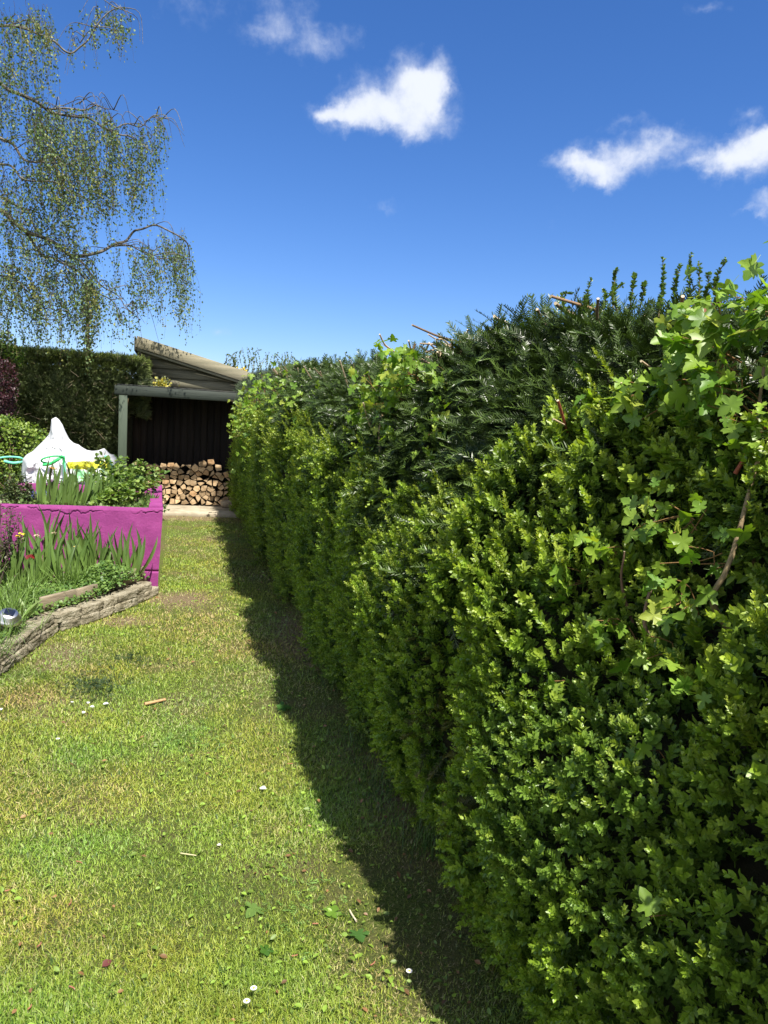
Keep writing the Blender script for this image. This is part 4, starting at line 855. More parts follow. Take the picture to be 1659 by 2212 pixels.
# clover patch, mixed ground cover of the front bed
TRI = []
mb = MB(); n = 5200
u = rng.random(n); cx_ = np.where(u < .55, -.55, -.95); cy_ = np.where(u < .55, 6.25, 5.85); P = np.stack([cx_+rnd(n)[:, 0]*.17, cy_+rnd(n)[:, 1]*.2, 0*u], -1)
P2 = np.stack([U(-2.3, -.2, n), U(4.0, 6.65, n), 0*u], -1); P = np.vstack([P, P2]); lim = np.interp(P[:, 1], [e[1] for e in EDG][::-1], [e[0] for e in EDG][::-1])-.05
P = P[(P[:, 0] < lim) & (P[:, 1] < 6.66)]; n = len(P); hump = .10*np.exp(-(((P[:, 0]+.52)/.22)**2+((P[:, 1]-6.3)/.25)**2)); P[:, 2] = .15+U(0, 1, n)*(.05+hump)+hump*.6
mb.inst(LEAF8, LF8, frames(rnd(n)*np.array([1, 1, .4]), np.array([-.1, -.3, 1.])+rnd(n, .4))*(U(.014, .030, n)[:, None]*np.array([1.3, 1, 1]))[:, None, :], P, np.array([.05, .115, .02])+(np.array([.17, .27, .055])-np.array([.05, .115, .02]))*U(0, 1, (n, 1)))
tag(mb.build('clover', M_leaf), 'clover and low weeds covering the front flower bed', 'ground cover', kind='stuff')
def tuft(x, y, z, n_, h, lb, c=(.12, .20, .035), lean=.6, w=.005, name='long_grass_tuft'):
    mb = MB()
    for i in range(n_):
        az = random.uniform(0, 6.283); le = random.uniform(.1, lean); hh = h*random.uniform(.6, 1.1); b = (x+random.gauss(0, .07), y+random.gauss(0, .07), z)
        t_ = (b[0]+math.cos(az)*hh*math.sin(le), b[1]+math.sin(az)*hh*math.sin(le), z+hh*math.cos(le)-hh*.25*le)
        k = random.uniform(.6, 1.4); sword(mb, b, t_, w*random.uniform(.6, 1.2), np.array(c)*k, np.array(c)*k*1.1, (-math.cos(az)*.03, -math.sin(az)*.03, -.05*hh/.3))
    return tag(mb.build(name, M_grass), lb, 'long grass', 'long grass tufts in the flower bed')
for (x, y, n_, h, le, lb) in [(-1.02, 5.0, 170, .24, 1.45, 'long grass tuft spilling over the edging beside the silver lamp'), (-1.08, 5.35, 130, .26, 1.2, 'long grass tuft behind the silver lamp'), (-1.3, 5.6, 90, .32, .9, 'long grass at the left edge of the photo below the dark leaved plant'), (-1.05, 5.75, 120, .3, 1.0, 'long grass between the red wilted flower and the timber board'),
                          (-1.06, 4.62, 170, .24, 1.45, 'long grass tuft lowest in the flower bed at the left edge'), (-.78, 6.2, 120, .28, .9, 'fine dark grass among the irises in the middle of the bed'), (-1.45, 6.1, 80, .34, .9, 'long grass beside the first iris clump at the left edge')]: tuft(x, y, .14, n_, h, lb, lean=le)
mb = MB()
for i in range(7):
    a = i*.9+.3; sword(mb, (-.97, 5.33, .13), (-.97+.12*math.cos(a), 5.33+.12*math.sin(a), .13+.14), .035, (.19, .26, .09), (.22, .30, .10))
tag(mb.build('foxglove_leaves', M_leaf), 'broad pale leaves standing right of the silver lamp', 'plant')
sts = [((-1.36+random.uniform(-.08, .1), 6.25+random.uniform(-.08, .1), .15), tuple(at(random.uniform(-6, 52), random.uniform(1092, 1180), 6.35+random.uniform(-.15, .15)))) for _ in range(14)]
stemmy('spurge', 'upright plant with purplish dark leaves against the left end of the magenta wall', 'plant', sts, .028, (.05, .035, .04), (.16, .17, .07), 40, stc=(.07, .05, .045), cl=1)
def flower(name, x, y, z, h, c, label, cat='flower', kind='daff', stc=(.13, .19, .05)):
    o = empty(name, (x, y, z), label, cat); st, mb = MB(), MB(); tp = (x+.01, y-.01, z+h); tube(st, spline([(x, y, z), (x-.008, y, z+h*.6), tp], 8), .003, .0022, stc, 5); st.build('stem', M_leaf, o)
    k = 6; az = np.arange(k)*2*math.pi/k; 
    if kind == 'tulip': D = np.stack([np.cos(az), np.sin(az), -.55-.6*rng.random(k)], -1); sz = .052
    else: D = np.stack([np.cos(az), np.sin(az)*.7, -.5+.6*rng.random(k)], -1); sz = .028
    mb.inst(LEAF8, LF8, frames(D, np.array([0, 0, 1.])+rnd(k, .3))*sz*U(.7, 1.1, k)[:, None, None], np.tile(tp, (k, 1))+rnd(k, .002), np.tile(c, (k, 1))*U(.7, 1.2, (k, 1)))
    mb.build('flower_head', M_petal, o)
X, Y, z = bx(62, 1285, .15); hz = at(62, 1197, Y).z-.15; flower('tulip', X, Y, .15, hz, (.20, .010, .012), 'wilted dark red tulip hanging open over the front bed', kind='tulip')
for (x, y0_, y1_, lb, c) in [(36, 1285, 1157, 'yellow wilted daffodil in the left half of the front bed', (.75, .55, .03)), (44, 1285, 1152, 'yellow wilted daffodil just right of and above its twin', (.75, .6, .05)), (160, 1262, 1180, 'single yellow withered flower amid the front irises', (.6, .45, .12)), (113, 1262, 1150, 'pale papery withered flower head high over the front irises', (.6, .48, .3)), (76, 1270, 1155, 'pale pinkish withered flower head left of the tallest front iris', (.6, .42, .32)), (225, 1240, 1185, 'pale withered flower head beside the last dense iris clump', (.6, .5, .3))]:
    X, Y, z = bx(x, y0_, .15); flower('daffodil', X, Y, .15, at(x, y1_, Y).z-.15, c, lb)
for (x, y1_, lb, c) in [(110, 1010, 'orange and white wilted daffodil in front of the white bag', (.75, .42, .08)), (117, 1012, 'second wilted daffodil close beside the orange and white one', (.65, .5, .35)), (95, 1030, 'brown seed head on a dark stem in front of the white bag', (.4, .26, .2))]:
    p = at(x, y1_, 7.1); flower('daffodil', p.x, 7.1, .64, p.z-.64, c, lb, stc=(.09, .07, .05))
# solar lamp
lc = at(19, 1331, 4.95); lc = Vector((lc.x, lc.y, lc.z)); tl = Matrix.Rotation(R(14), 3, 'Y') @ Matrix.Rotation(R(24), 3, 'X')
o = empty('solar_lamp', (lc.x, lc.y, .13), 'silver capped solar garden lamp leaning in the grass of the front bed', 'garden lamp')
def lathe(prof, nseg=40):
    th = np.linspace(0, 2*math.pi, nseg, endpoint=False); v = np.array([[r_*math.cos(t_), r_*math.sin(t_), z_] for (r_, z_) in prof for t_ in th]); k = np.arange(len(prof)-1)[:, None]*nseg; j = np.arange(nseg)[None]; j2 = (j+1) % nseg
    return v @ np.array(tl).T + np.array(lc), np.stack([k+j, k+j2, k+nseg+j2, k+nseg+j], -1).reshape(-1, 4)
mm, t, b = mat('brushed_steel'); b.inputs['Metallic'].default_value = 1; b.inputs['Base Color'].default_value = (.70, .68, .64, 1); b.inputs['Roughness'].default_value = .38; M_steel = mm
mm, t, b = mat('solar_cell'); b.inputs['Base Color'].default_value = (.012, .016, .03, 1); b.inputs['Roughness'].default_value = .15; M_cell = mm
mm, t, b = mat('lamp_glass'); b.inputs['Base Color'].default_value = (.75, .8, .72, 1); b.inputs['Roughness'].default_value = .1; b.inputs['Transmission Weight'].default_value = .8; M_glass = mm
v, q = lathe([(r_*1.12, z_*1.25) for r_, z_ in [(.052, -.024), (.066, -.022), (.069, -.014), (.066, -.006), (.062, -.003), (.058, .002), (.052, .010), (.047, .018), (.043, .022), (.0, .0225)]]); mb = MB(); mb.add(v, [q]); mb.build('cap', M_steel, o, smooth=True)
mb = MB(); box(mb, tuple(lc+tl @ Vector((0, 0, .0300))), (.058, .058, .004), tl, bev=.001); mb.build('solar_panel', M_cell, o)
v, q = lathe([(.030, -.10), (.040, -.085), (.048, -.05), (.050, -.024)]); mb = MB(); mb.add(v, [q]); mb.build('lens', M_glass, o, smooth=True)
v, q = lathe([(.012, -.30), (.012, -.12), (.03, -.10), (.0, -.098)], 16); mb = MB(); mb.add(v, [q]); mb.build('stake', M_steel, o, smooth=True)
# ------------------------------------------------------------------ white bulk bag behind the planter
YG = 9.75
prof = [(48, 1055), (48, 1020), (51, 990), (58, 982), (72, 974), (86, 960), (98, 948), (105, 940), (109, 930), (112, 905), (121, 901), (128, 906), (136, 918), (142, 932), (150, 948), (160, 957), (170, 960), (178, 966), (188, 972), (200, 974), (212, 973), (222, 969), (226, 968), (230, 978), (236, 990), (243, 998), (247, 1012), (247, 1055)]
pw = [at(x, y, YG) for x, y in prof]; xa = np.array([p.x for p in pw]); za = np.array([p.z for p in pw])
o = empty('bulk_bag', (float(xa.mean()), YG+.3, 0), 'crumpled white woven builder bag with a tall peak behind the planter', 'bag')
nu, nv = 120, 90; u = np.linspace(0, 1, nu); cum = np.r_[0, np.cumsum(np.hypot(np.diff(xa), np.diff(za)))]; cum /= cum[-1]; ux = np.interp(u, cum, xa); uz = np.interp(u, cum, za)
v_ = np.linspace(0, 1, nv); V = np.zeros((nu, nv, 3))
xm = (xa[0]+xa[-1])/2; hw = (xa[-1]-xa[0])/2
for j, w_ in enumerate(v_):                     # rings from the silhouette (w=0) towards the front centre (w=1)
    cxx, czz = -1.22, .80; k = 1-w_; x = cxx+(ux-cxx)*k; z_ = czz+(uz-czz)*k
    dep = .42*np.sqrt(1-k**2+1e-6)*np.where(z_ > 1.12, np.clip((1.5-z_)/.45, .25, 1), 1); V[:, j] = np.stack([x, YG-dep, z_], -1)
P = V.reshape(-1, 3); amp = np.clip(np.tile(v_, nu)*4, .12, 1)
fold = (1-np.abs(2*fbm(P*[1, .6, 1], 5, 41, 3)-1))*.09+(1-np.abs(2*fbm(P*[1.5, .5, .7], 12, 43, 2)-1))*.045+(1-np.abs(2*fbm(P*[1, .5, 1.4], 24, 47, 2)-1))*.012+(fbm(P, 2.3, 44)-.5)*.14
P = P.copy(); P[:, 1] -= fold*amp*1.7; P[:, 0] += (fbm(P, 6, 45)-.5)*.03*amp; P[:, 2] += (fbm(P, 6, 46)-.5)*.03*amp
mb = MB(); i, j = np.meshgrid(np.arange(nu), np.arange(nv-1), indexing='ij'); i2 = (i+1) % nu; q = np.stack([i*nv+j, i*nv+j+1, i2*nv+j+1, i2*nv+j], -1).reshape(-1, 4)
cc = np.tile([.60, .61, .63], (len(P), 1))
yel = (P[:, 0] > at(160, 1000, YG).x) & (P[:, 0] < at(240, 1000, YG).x); zt = at(190, 994, YG-.3).z; zb_ = at(190, 1010, YG-.3).z; wob = (fbm(P, 5, 50)-.5)*.09
pan = yel & (P[:, 2] < zt+wob) & (P[:, 2] > zb_+wob); cc[pan] = [.58, .60, .05]
pan2 = (P[:, 0] > at(172, 1000, YG).x) & (P[:, 0] < at(240, 1000, YG).x) & (P[:, 2] <= zb_+wob) & (P[:, 2] > zb_-.13+wob); cc[pan2] = np.where((fbm(P, 12, 51) > .52)[:, None], [.30, .62, .34], [.80, .84, .82])[pan2]
bk = P.reshape(nu, nv, 3)[:, 0].copy(); mb.add(P, [q], cc); bk2 = bk.copy(); bk2[:, 1] += .75; bk2[:, 2] = np.minimum(bk2[:, 2], 1.0); bk3 = bk.copy(); bk3[:, 1] += .85; bk3[:, 2] = .02
# back and base
mb.add(np.vstack([bk, bk2]), [np.stack([np.arange(nu), (np.arange(nu)+1) % nu, (np.arange(nu)+1) % nu+nu, np.arange(nu)+nu], -1), (np.arange(nu)+nu)], (.56, .57, .59))
M_bag = leafmat('woven_polypropylene', .55, .12, (1, 1, 1), .3); bo = mb.build('sack', M_bag, o, smooth=True)
mb = MB(); box(mb, (-1.22, YG+.05, .34), (1.10, .75, .68), bev=.06, col=(.62, .63, .65)); mb.build('lower_sack', M_bag, o)
def strap(pts, w, col, name='handle_strap'):
    pts = np.array([tuple(p) for p in pts]); c = spline(pts, 26); t_ = nrm(np.gradient(c, axis=0)); s2 = nrm(np.cross(t_, [0, -1, .2])); tw = w/2; l = c+s2*tw; r_ = c-s2*tw; i = np.arange(25)
    th_ = np.array([0, .004, 0]); mb = MB(); mb.add(np.vstack([l, r_, l+th_, r_+th_]), [np.stack([i, i+26, i+27, i+1], -1), np.stack([i+52, i+53, i+79, i+78], -1), np.stack([i, i+1, i+53, i+52], -1), np.stack([i+26, i+78, i+79, i+27], -1)], col); return mb.build(name, M_bag, o)
GR, TE = (.06, .55, .16), (.18, .66, .46)
YF_ = YG-.68
strap([at(136, 1003, YF_), at(138, 988, YF_-.02), at(120, 985, YF_-.04), at(95, 990, YF_-.03), at(90, 997, YF_), at(110, 1002, YF_)], .020, GR)
strap([at(136, 985, YF_), at(126, 992, YF_-.04), at(108, 1002, YF_-.02), at(92, 1004, YF_)], .035, GR); strap([at(137, 984, YF_), at(139, 1010, YF_), at(140, 1040, YF_)], .03, TE)
strap([at(52, 993, YG), at(40, 988, YG-.04), at(15, 987, YG), at(-6, 990, YG)], .022, TE); strap([at(52, 996, YG), at(30, 1000, YG-.04), at(8, 996, YG)], .03, TE)
strap([at(226, 985, YF_+.1), at(233, 990, YF_+.05), at(240, 1002, YF_+.1), at(241, 1014, YF_+.15)], .03, TE); strap([at(106, 942, YG-.12), at(110, 947, YG-.15), at(112, 952, YG-.15)], .02, (.01, .01, .01), 'black_tie')
def letter(ch, x, y, h, Yd):
    g_ = {'K': [((0, 0), (0, 1)), ((0, .45), (.6, 1)), ((.15, .55), (.65, 0))], 'I': [((0, 0), (0, 1))], 'L': [((0, 1), (0, 0)), ((0, 0), (.55, 0))]}[ch]; mb_ = MB()
    for (a, b_) in g_: tube(mb_, [tuple(at(x+a[0]*h, y-a[1]*h, Yd)), tuple(at(x+b_[0]*h, y-b_[1]*h, Yd))], .004, .004, (.45, .46, .08), 4)
    return mb_
for ch, x in (('K', 177), ('I', 187), ('L', 193)): letter(ch, x, 1003, 8, YF_-.085).build('printed_letter', M_bag, o)
# ------------------------------------------------------------------ clipped conifer hedge on the left
o = empty('conifer_hedge', (-1.9, 13.4, 0), 'tall square clipped dark conifer hedge left of the log store', 'hedge'); mb = MB()
n = 26000; X = U(-3.2, -.62, n); z = U(0.05, 1, n)*2.42; bul = (fbm(np.stack([X, z, X*0], -1), 2.2, 61)-.5)*.35
Yh = 12.75+bul+U(0, .14, n)+.25*np.clip((z-2.25)/.18, 0, 1)**2; P = np.stack([X, Yh, z], -1); edge = np.clip((X+.95)/.33, 0, 1); P[:, 1] += edge*.2
P[:, 0] -= np.clip(1.75-z, 0, .35)*.9*edge
D = np.array([0, -.8, .6])+rnd(n, .5)+edge[:, None]*np.array([.5, 0, 0]); k = 7000; Xt = U(-3.2, -.6, k); Yt = U(12.75, 14, k); P = np.vstack([P, np.stack([Xt, Yt, 2.38+(fbm(np.stack([Xt, Yt, Xt*0], -1), 3, 62)-.5)*.12+U(-.05, .03, k)], -1)]); D = np.vstack([D, np.array([0, -.2, .8])+rnd(k, .35)])
k2 = 2600; Ye = U(12.8, 13.8, k2); ze = 1.5+U(0, 1, k2)*.9; P = np.vstack([P, np.stack([-.60+U(-.08, .05, k2), Ye, ze], -1)]); D = np.vstack([D, np.array([.7, -.3, .3])+rnd(k2, .4)]); n = len(P)
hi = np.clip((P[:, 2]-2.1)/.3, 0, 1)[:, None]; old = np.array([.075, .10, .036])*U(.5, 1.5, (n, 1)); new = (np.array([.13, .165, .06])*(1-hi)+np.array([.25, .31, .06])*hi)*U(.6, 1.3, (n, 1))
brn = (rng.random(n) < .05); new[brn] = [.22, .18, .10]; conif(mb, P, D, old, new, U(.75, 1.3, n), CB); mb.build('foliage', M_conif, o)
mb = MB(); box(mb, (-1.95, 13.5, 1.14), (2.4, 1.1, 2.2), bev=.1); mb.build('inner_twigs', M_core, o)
st = MB()
for i in range(60):
    x, z = random.uniform(-2.5, -.9), random.uniform(.8, 2.1); p = Vector((x, 12.68, z)); q = p+Vector((random.gauss(0, .07), random.gauss(-.02, .02), random.gauss(.04, .07))); tube(st, [p, (p+q)/2, q], .003, .002, (.30, .25, .17), 4)
st.build('dead_twigs', M_bark, o)
n = 260; P = np.array([at(343+random.gauss(0, 5)+max(0, random.gauss(4, 8)), 829+random.gauss(0, 5), 12.9) for _ in range(n)]); mb = MB(); mb.inst(LEAF8, LF8, frames(rnd(n)+np.array([.3, -.3, .3]), rnd(n))*U(.03, .05, n)[:, None, None], P, np.where((rng.random(n) < .6)[:, None], [.60, .52, .10], [.42, .45, .22]))
o = empty('euonymus', (-.55, 12.9, 1.98), 'yellow variegated sprig between conifer hedge and shed boards', 'plant'); mb.build('foliage', M_leaf, o); st = MB(); tube(st, [(-.62, 13.1, 1.6), tuple(at(345, 832, 12.95))], .006, .003, BR); st.build('stem', M_bark, o)
# purple smoke bush, pale shrub under it, tall shoots above
def blob(name, label, cen, rad, n_, ls, c1, c2, m_=None, stem=None, cutx=None):
    o = empty(name, (cen[0], cen[1], 0), label, 'shrub'); mb = MB(); d = nrm(rnd(n_)); r_ = U(.55, 1, n_)**.5; P = np.array(cen)+d*r_[:, None]*np.array(rad); P += ((fbm(P, 2.6, 90)-.5)*.75+(fbm(P, 8, 92)-.5)*.25)[:, None]*d; P = P[P[:, 2] > .1]; k = len(P)
    mb.inst(LEAF8, LF8, frames(d[:k]+rnd(k, .6)+np.array([0, -.3, .1]), np.array([0, -.4, .9])+rnd(k, .5))*(U(.6, 1.2, k)*ls)[:, None, None], P, np.array(c1)+(np.array(c2)-np.array(c1))*U(0, 1, (k, 1)))
    mb.build('foliage', m_ or M_leaf, o); st = MB()
    for i in range(9): e = np.array(cen)+rng.normal(size=3)*np.array(rad)*.4; tube(st, spline([(cen[0]+random.gauss(0, .05), cen[1], 0), (cen[0], cen[1], cen[2]*.5), tuple(e)], 7), .014, .005, BR, 6)
    st.build('branches', M_bark, o); return o
blob('purple_shrub', 'shrub with small dark purple red leaves at the left edge of the photo', (-2.62, 11.5, 1.66), (.50, .45, .66), 7000, .034, (.016, .005, .008), (.075, .020, .028))
blob('pale_shrub', 'bright lime green shrub under the purple one, left of the white bag', (-2.2, 11.0, .75), (.55, .45, .62), 5200, .045, (.07, .14, .02), (.24, .32, .045))
o = empty('lilac', (-2.9, 11.9, 0), 'shrub with upright leafy shoots showing above the purple one against the sky', 'shrub'); mb, st = MB(), MB()
for i in range(36):
    x = random.uniform(-10, 48); y = random.uniform(690, 762)+x*.4; leafy_shoot(mb, st, at(x-6, 800, 11.9), at(x, y, 11.9), .02, 46, .045, np.array([.035, .07, .02]), np.array([.11, .17, .04]), .004, .05)
mb.build('foliage', M_leaf, o); tube(st, [(-2.9, 11.9, 0), (-2.85, 11.9, 2.4)], .03, .01, BR); st.build('branches', M_bark, o)
# dense ground shrub filling the gap between planter and the conifer hedge
blob('ivy_bush', 'dark low leafy bush between the planter wall and the conifer hedge', (-1.0, 11.4, .35), (1.0, .5, .42), 4200, .04, (.03, .07, .015), (.10, .17, .03))
# ------------------------------------------------------------------ weeping birch
o = empty('weeping_birch', (-4.6, 12.6, 0), 'tall weeping birch hanging its thin leafy twigs over the left of the garden', 'tree')
tr = MB(); tube(tr, spline([(-4.6, 12.6, -.1), (-4.55, 12.6, 1.5), (-4.4, 12.5, 4), (-4.2, 12.5, 7), (-3.9, 12.4, 10)], 20), .24, .06, (1, 1, 1), 14); tr.build('trunk', M_birchbark, o)
LB = [(12.2, .045, .008, [(-160, 160), (-60, 150), (0, 176), (60, 205), (102, 232), (150, 245), (205, 262), (250, 280), (290, 300), (330, 330)], -4.35, 5.6), (12.2, .02, .006, [(102, 232), (190, 225), (255, 240)], None, None), (12.25, .015, .004, [(250, 275), (300, 268), (335, 250), (350, 265)], None, None),
      (12.1, .05, .010, [(-200, 430), (-60, 440), (0, 462), (45, 495), (95, 517), (150, 540), (200, 545), (240, 532), (272, 505), (300, 490), (350, 492), (390, 520), (403, 560)], -4.45, 3.6), (12.1, .02, .006, [(240, 532), (280, 530), (310, 545), (350, 560)], None, None),
      (12.3, .03, .008, [(60, 500), (92, 550), (120, 562), (160, 590), (205, 620), (240, 650), (265, 690)], None, None), (12.0, .03, .008, [(-150, 330), (0, 355), (60, 385), (130, 400), (200, 440)], -4.4, 4.6), (12.4, .04, .010, [(-150, 30), (0, 50), (55, 62), (105, 90)], -4.3, 6.8),
      (12.2, .02, .005, [(105, 90), (150, 118), (185, 75), (235, 20), (262, 18), (278, 45)], None, None), (12.0, .04, .010, [(-160, 260), (-20, 290), (50, 340), (100, 350), (160, 360)], -4.35, 5.1), (12.3, .03, .008, [(-100, 580), (0, 590), (80, 640), (110, 700)], -4.5, 2.9), (12.5, .03, .008, [(-90, 330), (0, 420), (70, 470), (130, 560), (190, 600)], -4.4, 3.9),
      (12.2, .02, .006, [(150, 545), (200, 590), (250, 640), (300, 690)], None, None)]
br = MB()
for (Yd, a, b, pp, sx_, sz_) in LB:
    q = [at(x, y, Yd+.1*math.sin(i*1.7)) for i, (x, y) in enumerate(pp)]
    if sx_ is not None: q = [Vector((sx_, 12.5, sz_))]+q
    qq = spline(q, 8*len(q)); qq[1:-1] += np.stack([vn(qq[1:-1]*1.0, 3.3, 70+k_)-.5 for k_ in range(3)], -1)*.16
    tube(br, qq, a*.8, b*.8, (.9, .85, .78), 7, capped=False)
for (Yd, a, b, pp, sx_, sz_) in LB:
    q = spline([at(x, y, Yd) for (x, y) in pp], 40)
    for k_ in range(11):
        e0 = q[random.randrange(2, 39)]; dn = random.uniform(.15, .6); s_ = random.choice((-1, 1, 1)); e1 = e0+np.array([s_*random.uniform(.05, .35), random.gauss(0, .2), random.uniform(.0, .12)]); e2 = e1+np.array([s_*random.uniform(.05, .2), random.gauss(0, .1), -dn])
        tube(br, spline([e0, e1, e2], 9), .008, .002, (.55, .48, .40), 4, capped=False)
br.c = [q_*.62 for q_ in br.c]; br.build('limbs', M_birchbark, o)
FILL = [(-60, 110, 0, 60, 60, 150, 95), (170, 275, 2, 55, 35, 85, 30), (215, 275, 0, 30, 40, 60, 10), (150, 200, 40, 110, 15, 40, 8), (-60, 105, 100, 240, 60, 150, 100), (55, 245, 215, 275, 90, 200, 150), (225, 335, 262, 308, 60, 195, 60), (335, 357, 240, 275, 50, 85, 11), (270, 325, 370, 400, 40, 90, 10),
        (-60, 150, 320, 470, 100, 200, 150), (130, 240, 300, 420, 60, 130, 80), (200, 330, 515, 555, 90, 165, 45), (335, 406, 490, 540, 110, 190, 62), (-60, 200, 480, 600, 90, 170, 150), (150, 300, 590, 690, 40, 80, 60), (-60, 170, 570, 650, 70, 130, 110), (181, 199, 560, 650, 90, 150, 34), (60, 170, 240, 330, 60, 140, 50), (225, 300, 330, 380, 60, 100, 18)]
tw, lf = MB(), MB(); LP, LD, LC = [], [], []
for (xa_, xb_, ya_, yb_, l0, l1, cnt) in FILL:
    for _ in range(int(cnt*.82)):
        x, y = random.uniform(xa_, xb_), random.uniform(ya_, yb_); Yd = random.uniform(11.4, 13.0); L_ = random.uniform(l0, l1)*Yd/F; p = np.array(at(x, y, Yd)); az = random.uniform(-1.4, 1.4); sd = np.array([math.cos(az), math.sin(az)*.5, 0])*random.choice((.6, 1, 1, .3)); n_ = 9; t_ = np.linspace(0, 1, n_)
        wob = np.cumsum(rng.normal(size=(n_, 3))*np.array([.026, .02, 0]), 0); c = p+np.outer(np.sin(t_*1.6)*.14*L_/.6, sd)+np.outer(-t_**1.15*L_+.05*np.sin(t_*3.14), [0, 0, 1])+wob*min(1, L_)
        tube(tw, c, .0024, .0011, (.09, .07, .06), 3, capped=False)
        k = int(L_*random.uniform(20, 38)); u = U(.10, 1, k); q = np.stack([np.interp(u, t_, c[:, i]) for i in range(3)], -1); LP.append(q+rnd(k, .028)); LD.append(np.array([0, 0, -.75])+rnd(k, .55)); cl = np.array([.095, .150, .045]) if random.random() < .8 else np.array([.17, .18, .04]); LC.append(np.tile(cl, (k, 1))*U(.6, 1.35, (k, 1)))
        for s2 in range(2):
            if random.random() < .6:
                i0 = random.randrange(1, 6); e = c[i0]+np.array([random.gauss(0, .07), random.gauss(0, .05), -random.uniform(.08, .25)]); tube(tw, [c[i0], (c[i0]+e)/2+np.array([0, 0, .015]), e], .002, .001, (.11, .075, .055), 3, capped=False)
                k = 7; u = U(.2, 1, k)[:, None]; LP.append(c[i0]+(e-c[i0])*u+rnd(k, .012)); LD.append(np.array([0, 0, -.7])+rnd(k, .5)); LC.append(np.tile(cl, (k, 1))*U(.6, 1.3, (k, 1)))
P, D, c = np.vstack(LP), np.vstack(LD), np.vstack(LC); n = len(P)
KITE = np.array([[0, 0, 0], [-.42, .34, .08], [0, 1, 0], [.42, .34, .08]])
lf.inst(KITE, LF4, frames(D, rnd(n)+np.array([0, -.5, .2]))*U(.023, .043, n)[:, None, None], P, c); lf.build('leaves', M_birch, o); tw.build('twigs', M_bark, o)
# ivy clad pole
o = empty('ivy_pole', (-1.32, 13.3+1.0, 0), 'thin pole wrapped in ivy standing behind the conifer hedge', 'pole'); p0, p1 = at(190, 840, 14.3), at(190, 610, 14.3); st = MB(); tube(st, [(p0.x, 14.3, 0), tuple(p1)], .035, .025, BR, 8); st.build('pole', M_bark, o)
n = 800; u = U(0, 1, n); P = np.stack([p0.x+(p1.x-p0.x)*u+rnd(n)[:, 0]*.055, 14.3+rnd(n)[:, 1]*.05, p0.z-.3+(p1.z-p0.z+.3)*u], -1); mb = MB(); mb.inst(LEAF8, LF8, frames(rnd(n)+np.array([0, 0, -.4]), rnd(n)+np.array([0, -.6, .3]))*U(.04, .065, n)[:, None, None], P, np.array([.05, .085, .02])+(np.array([.17, .2, .06])-np.array([.05, .085, .02]))*U(0, 1, (n, 1))); mb.build('ivy', M_leaf, o)
# ------------------------------------------------------------------ small things on the lawn
def lying_leaf(name, px_, py_, size, T, c, label, cat='leaf', m_=M_maple, up_=.012, az=None):
    p = gr(px_, py_, up_); mb = MB(); az = random.uniform(0, 6.28) if az is None else az
    mb.inst(T[0], T[1], frames(np.array([[math.cos(az), math.sin(az), .12]]), np.array([[.1, -.25, 1.]]))*size, np.array([tuple(p)]), np.array([c])); return tag(mb.build(name, m_), label, cat)
lying_leaf('maple_leaf', 770, 2012, .055, MT[0], (.07, .16, .035), 'large green maple leaf lying on the lawn near the shadow edge'); lying_leaf('maple_leaf', 716, 1978, .05, MT[1], (.13, .24, .03), 'bright maple leaf lying on the lawn near the hedge shadow')
lying_leaf('maple_leaf', 555, 1960, .055, MT[2], (.13, .22, .05), 'pale curled maple leaf lying near the middle of the lawn'); lying_leaf('maple_leaf', 602, 1530, .07, MT[3], (.05, .13, .02), 'small dark green maple leaf lying beyond the bark stick'); lying_leaf('maple_leaf', 572, 2060, .04, MT[4], (.06, .14, .02), 'small dark maple leaf lying near the two daisies')
lying_leaf('dead_leaf', 220, 2088, .03, (LEAF8, LF8), (.16, .05, .045), 'reddish brown dead leaf lying low on the lawn', az=.6); lying_leaf('leaf_fragment', 560, 1702, .035, (LEAF8, LF8), (.62, .62, .55), 'white papery flake lying in the middle of the lawn', m_=M_petal, az=-.6); lying_leaf('leaf_fragment', 468, 1825, .018, (LEAF8, LF8), (.65, .6, .5), 'tiny white petal lying beside a pale straw', m_=M_petal)
lying_leaf('ivy_leaf', 680, 1384, .05, (LEAF8, LF8), (.75, .75, .75), 'white petal in the hedge shadow on the lawn', 'petal', M_petal); 
for (x, y, lb) in [(235, 1519, 'white petal at the right of the cluster on the left lawn'), (222, 1521, 'white petal second from the right in the cluster on the left lawn'), (204, 1527, 'white petal in the middle of the cluster on the left lawn'), (190, 1520, 'small white petal between the two larger ones on the left lawn'), (157, 1515, 'white petal at the left of the cluster on the left lawn'), (178, 1541, 'white petal nearest the camera in the cluster on the left lawn'), (2, 1534, 'white petal at the left edge of the photo')]:
    lying_leaf('petal', x, y, .024, (LEAF8, LF8), (.72, .72, .72), lb, 'petal', M_petal, .02)
def daisy(x, y, label):
    p = gr(x, y, .035); o = empty('daisy', (p.x, p.y, 0), label, 'daisy'); st = MB(); tube(st, [(p.x, p.y, 0), tuple(p)], .001, .001, (.12, .2, .04), 4); st.build('stem', M_leaf, o)
    mb = MB(); k = 18; az = np.arange(k)*2*math.pi/k; mb.inst(LEAF4, LF4, frames(np.stack([np.cos(az), np.sin(az), .15+0*az], -1), np.tile([0., -.2, 1], (k, 1)))*np.array([.006, .010, .01]), np.tile(tuple(p), (k, 1)), np.tile([.85, .85, .85], (k, 1))); mb.build('petals', M_petal, o)
    a = np.linspace(0, 2*math.pi, 10, endpoint=False); mb = MB(); mb.add([(p.x+.0035*math.cos(t_), p.y+.0035*math.sin(t_), p.z+.002) for t_ in a]+[(p.x, p.y, p.z+.004)], [np.array([[i, (i+1) % 10, 10] for i in range(10)])], (.8, .55, .03)); mb.build('centre', M_petal, o)
daisy(825-0, 1991-0, 'lone daisy at the edge of the hedge shadow') if False else None
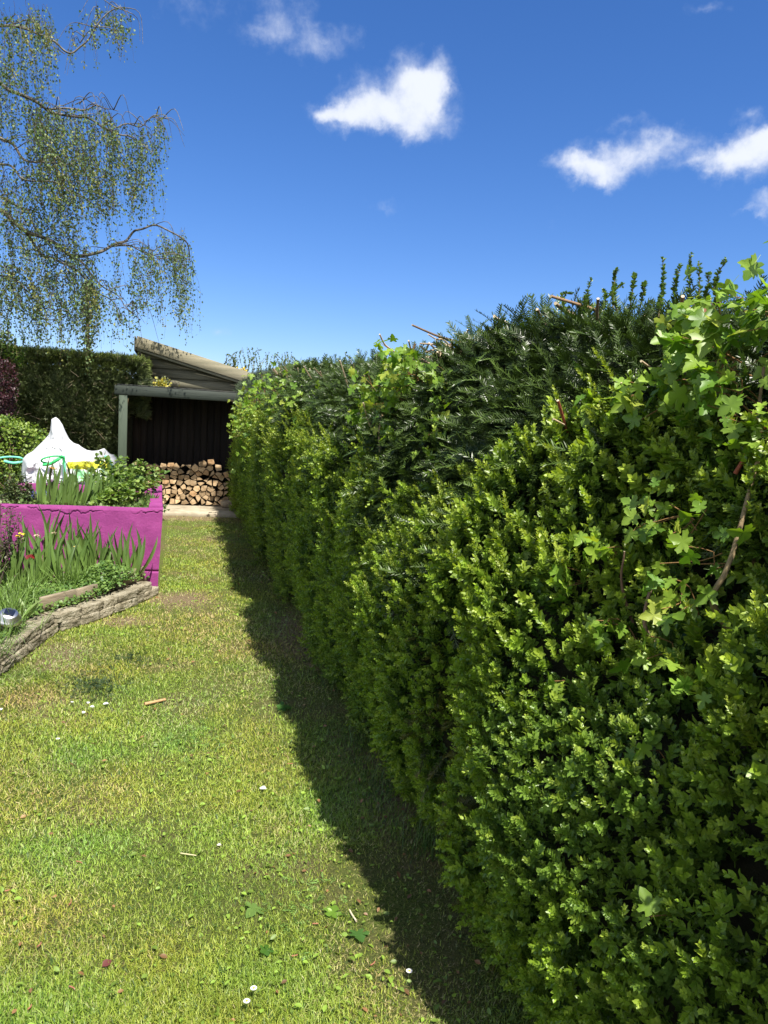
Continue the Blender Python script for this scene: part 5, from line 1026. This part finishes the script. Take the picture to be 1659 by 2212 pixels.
daisy(548, 2143-8, 'upper of the two daisies near the bottom middle of the lawn'); daisy(533, 2163, 'lower of the two daisies near the bottom middle of the lawn'); daisy(125, 1596, 'single daisy on the left side of the lawn'); daisy(884, 2098, 'daisy close to the hedge shadow at the bottom')
def stick(pp, r_, c, label, zz_=.012):
    mb = MB(); tube(mb, spline([tuple(gr(x, y, zz_)) for x, y in pp], 10), r_, r_*.8, c, 7, capcol=(.6, .5, .35)); tag(mb.build('stick', M_stick), label, 'stick')
stick([(312, 1521), (330, 1517), (357, 1511)], .009, (.45, .27, .13), 'thick orange brown bark stick lying on the left lawn'); stick([(390, 1843), (424, 1848)], .0025, (.5, .45, .25), 'thin pale straw lying in the middle of the lawn'); stick([(770, 1990), (760, 1975), (755, 1965)], .003, (.55, .48, .33), 'pale twig stub beside the large green maple leaf')
for i, (x, y, a, lb) in enumerate([(10, 1925, .3, 'reddish catkin twig at the left edge of the lawn'), (80, 1870+175, .8, 'reddish catkin twig low on the left lawn'), (165, 1860, -.3, 'reddish twig below the middle left of the lawn'), (148, 1955, 1.1, 'reddish catkin twig upright looking on the left lawn'), (150, 2130, -.5, 'reddish catkin twig left of the brown dead leaf'), (630, 2065, .2, 'reddish catkin twig right of the two daisies upwards'), (675, 1995, 0, 'reddish catkin twig near the bright maple leaf'), (800, 2085, .7, 'reddish curled twig near the lower shadow edge'), (60, 2180, .9, 'reddish stalk in the bottom left corner'), (620, 1650, .1, 'brown twig in the upper middle lawn')]):
    dx, dy = 13*math.cos(a), -13*math.sin(a); stick([(x, y), (x+dx*.5+2, y+dy*.5), (x+dx, y+dy)], .0022, (.30, .13, .075), lb)
# dark conifer clippings
for (x, y, k, lb) in [(295, 1421, 90, 'dark green conifer clipping beside the bed corner'), (205, 1470, 130, 'dark green conifer clipping below the stone edging'), (212, 1492, 120, 'darkest conifer clipping, nearest the white petals'), (860/1.0-30, 1540+0, 30, 'dark clipping in the hedge shadow'), (420, 1600, 70, 'pale green feathery clipping on the middle lawn'), (655, 1945, 50, 'bright green feathery clipping near the pale curled maple leaf')]:
    p = np.array(gr(x, y, .012)); P = p+rnd(k)*np.array([.075, .10, .006]); mb = MB(); cB = np.array([.022, .048, .014]) if 'dark' in lb else np.array([.12, .22, .04])
    conif(mb, P, rnd(k)*np.array([1, 1, .2]), np.tile(cB, (k, 1)), np.tile(cB*1.5, (k, 1)), U(.4, .8, k), CS); tag(mb.build('conifer_clipping', M_conif), lb, 'clipping')
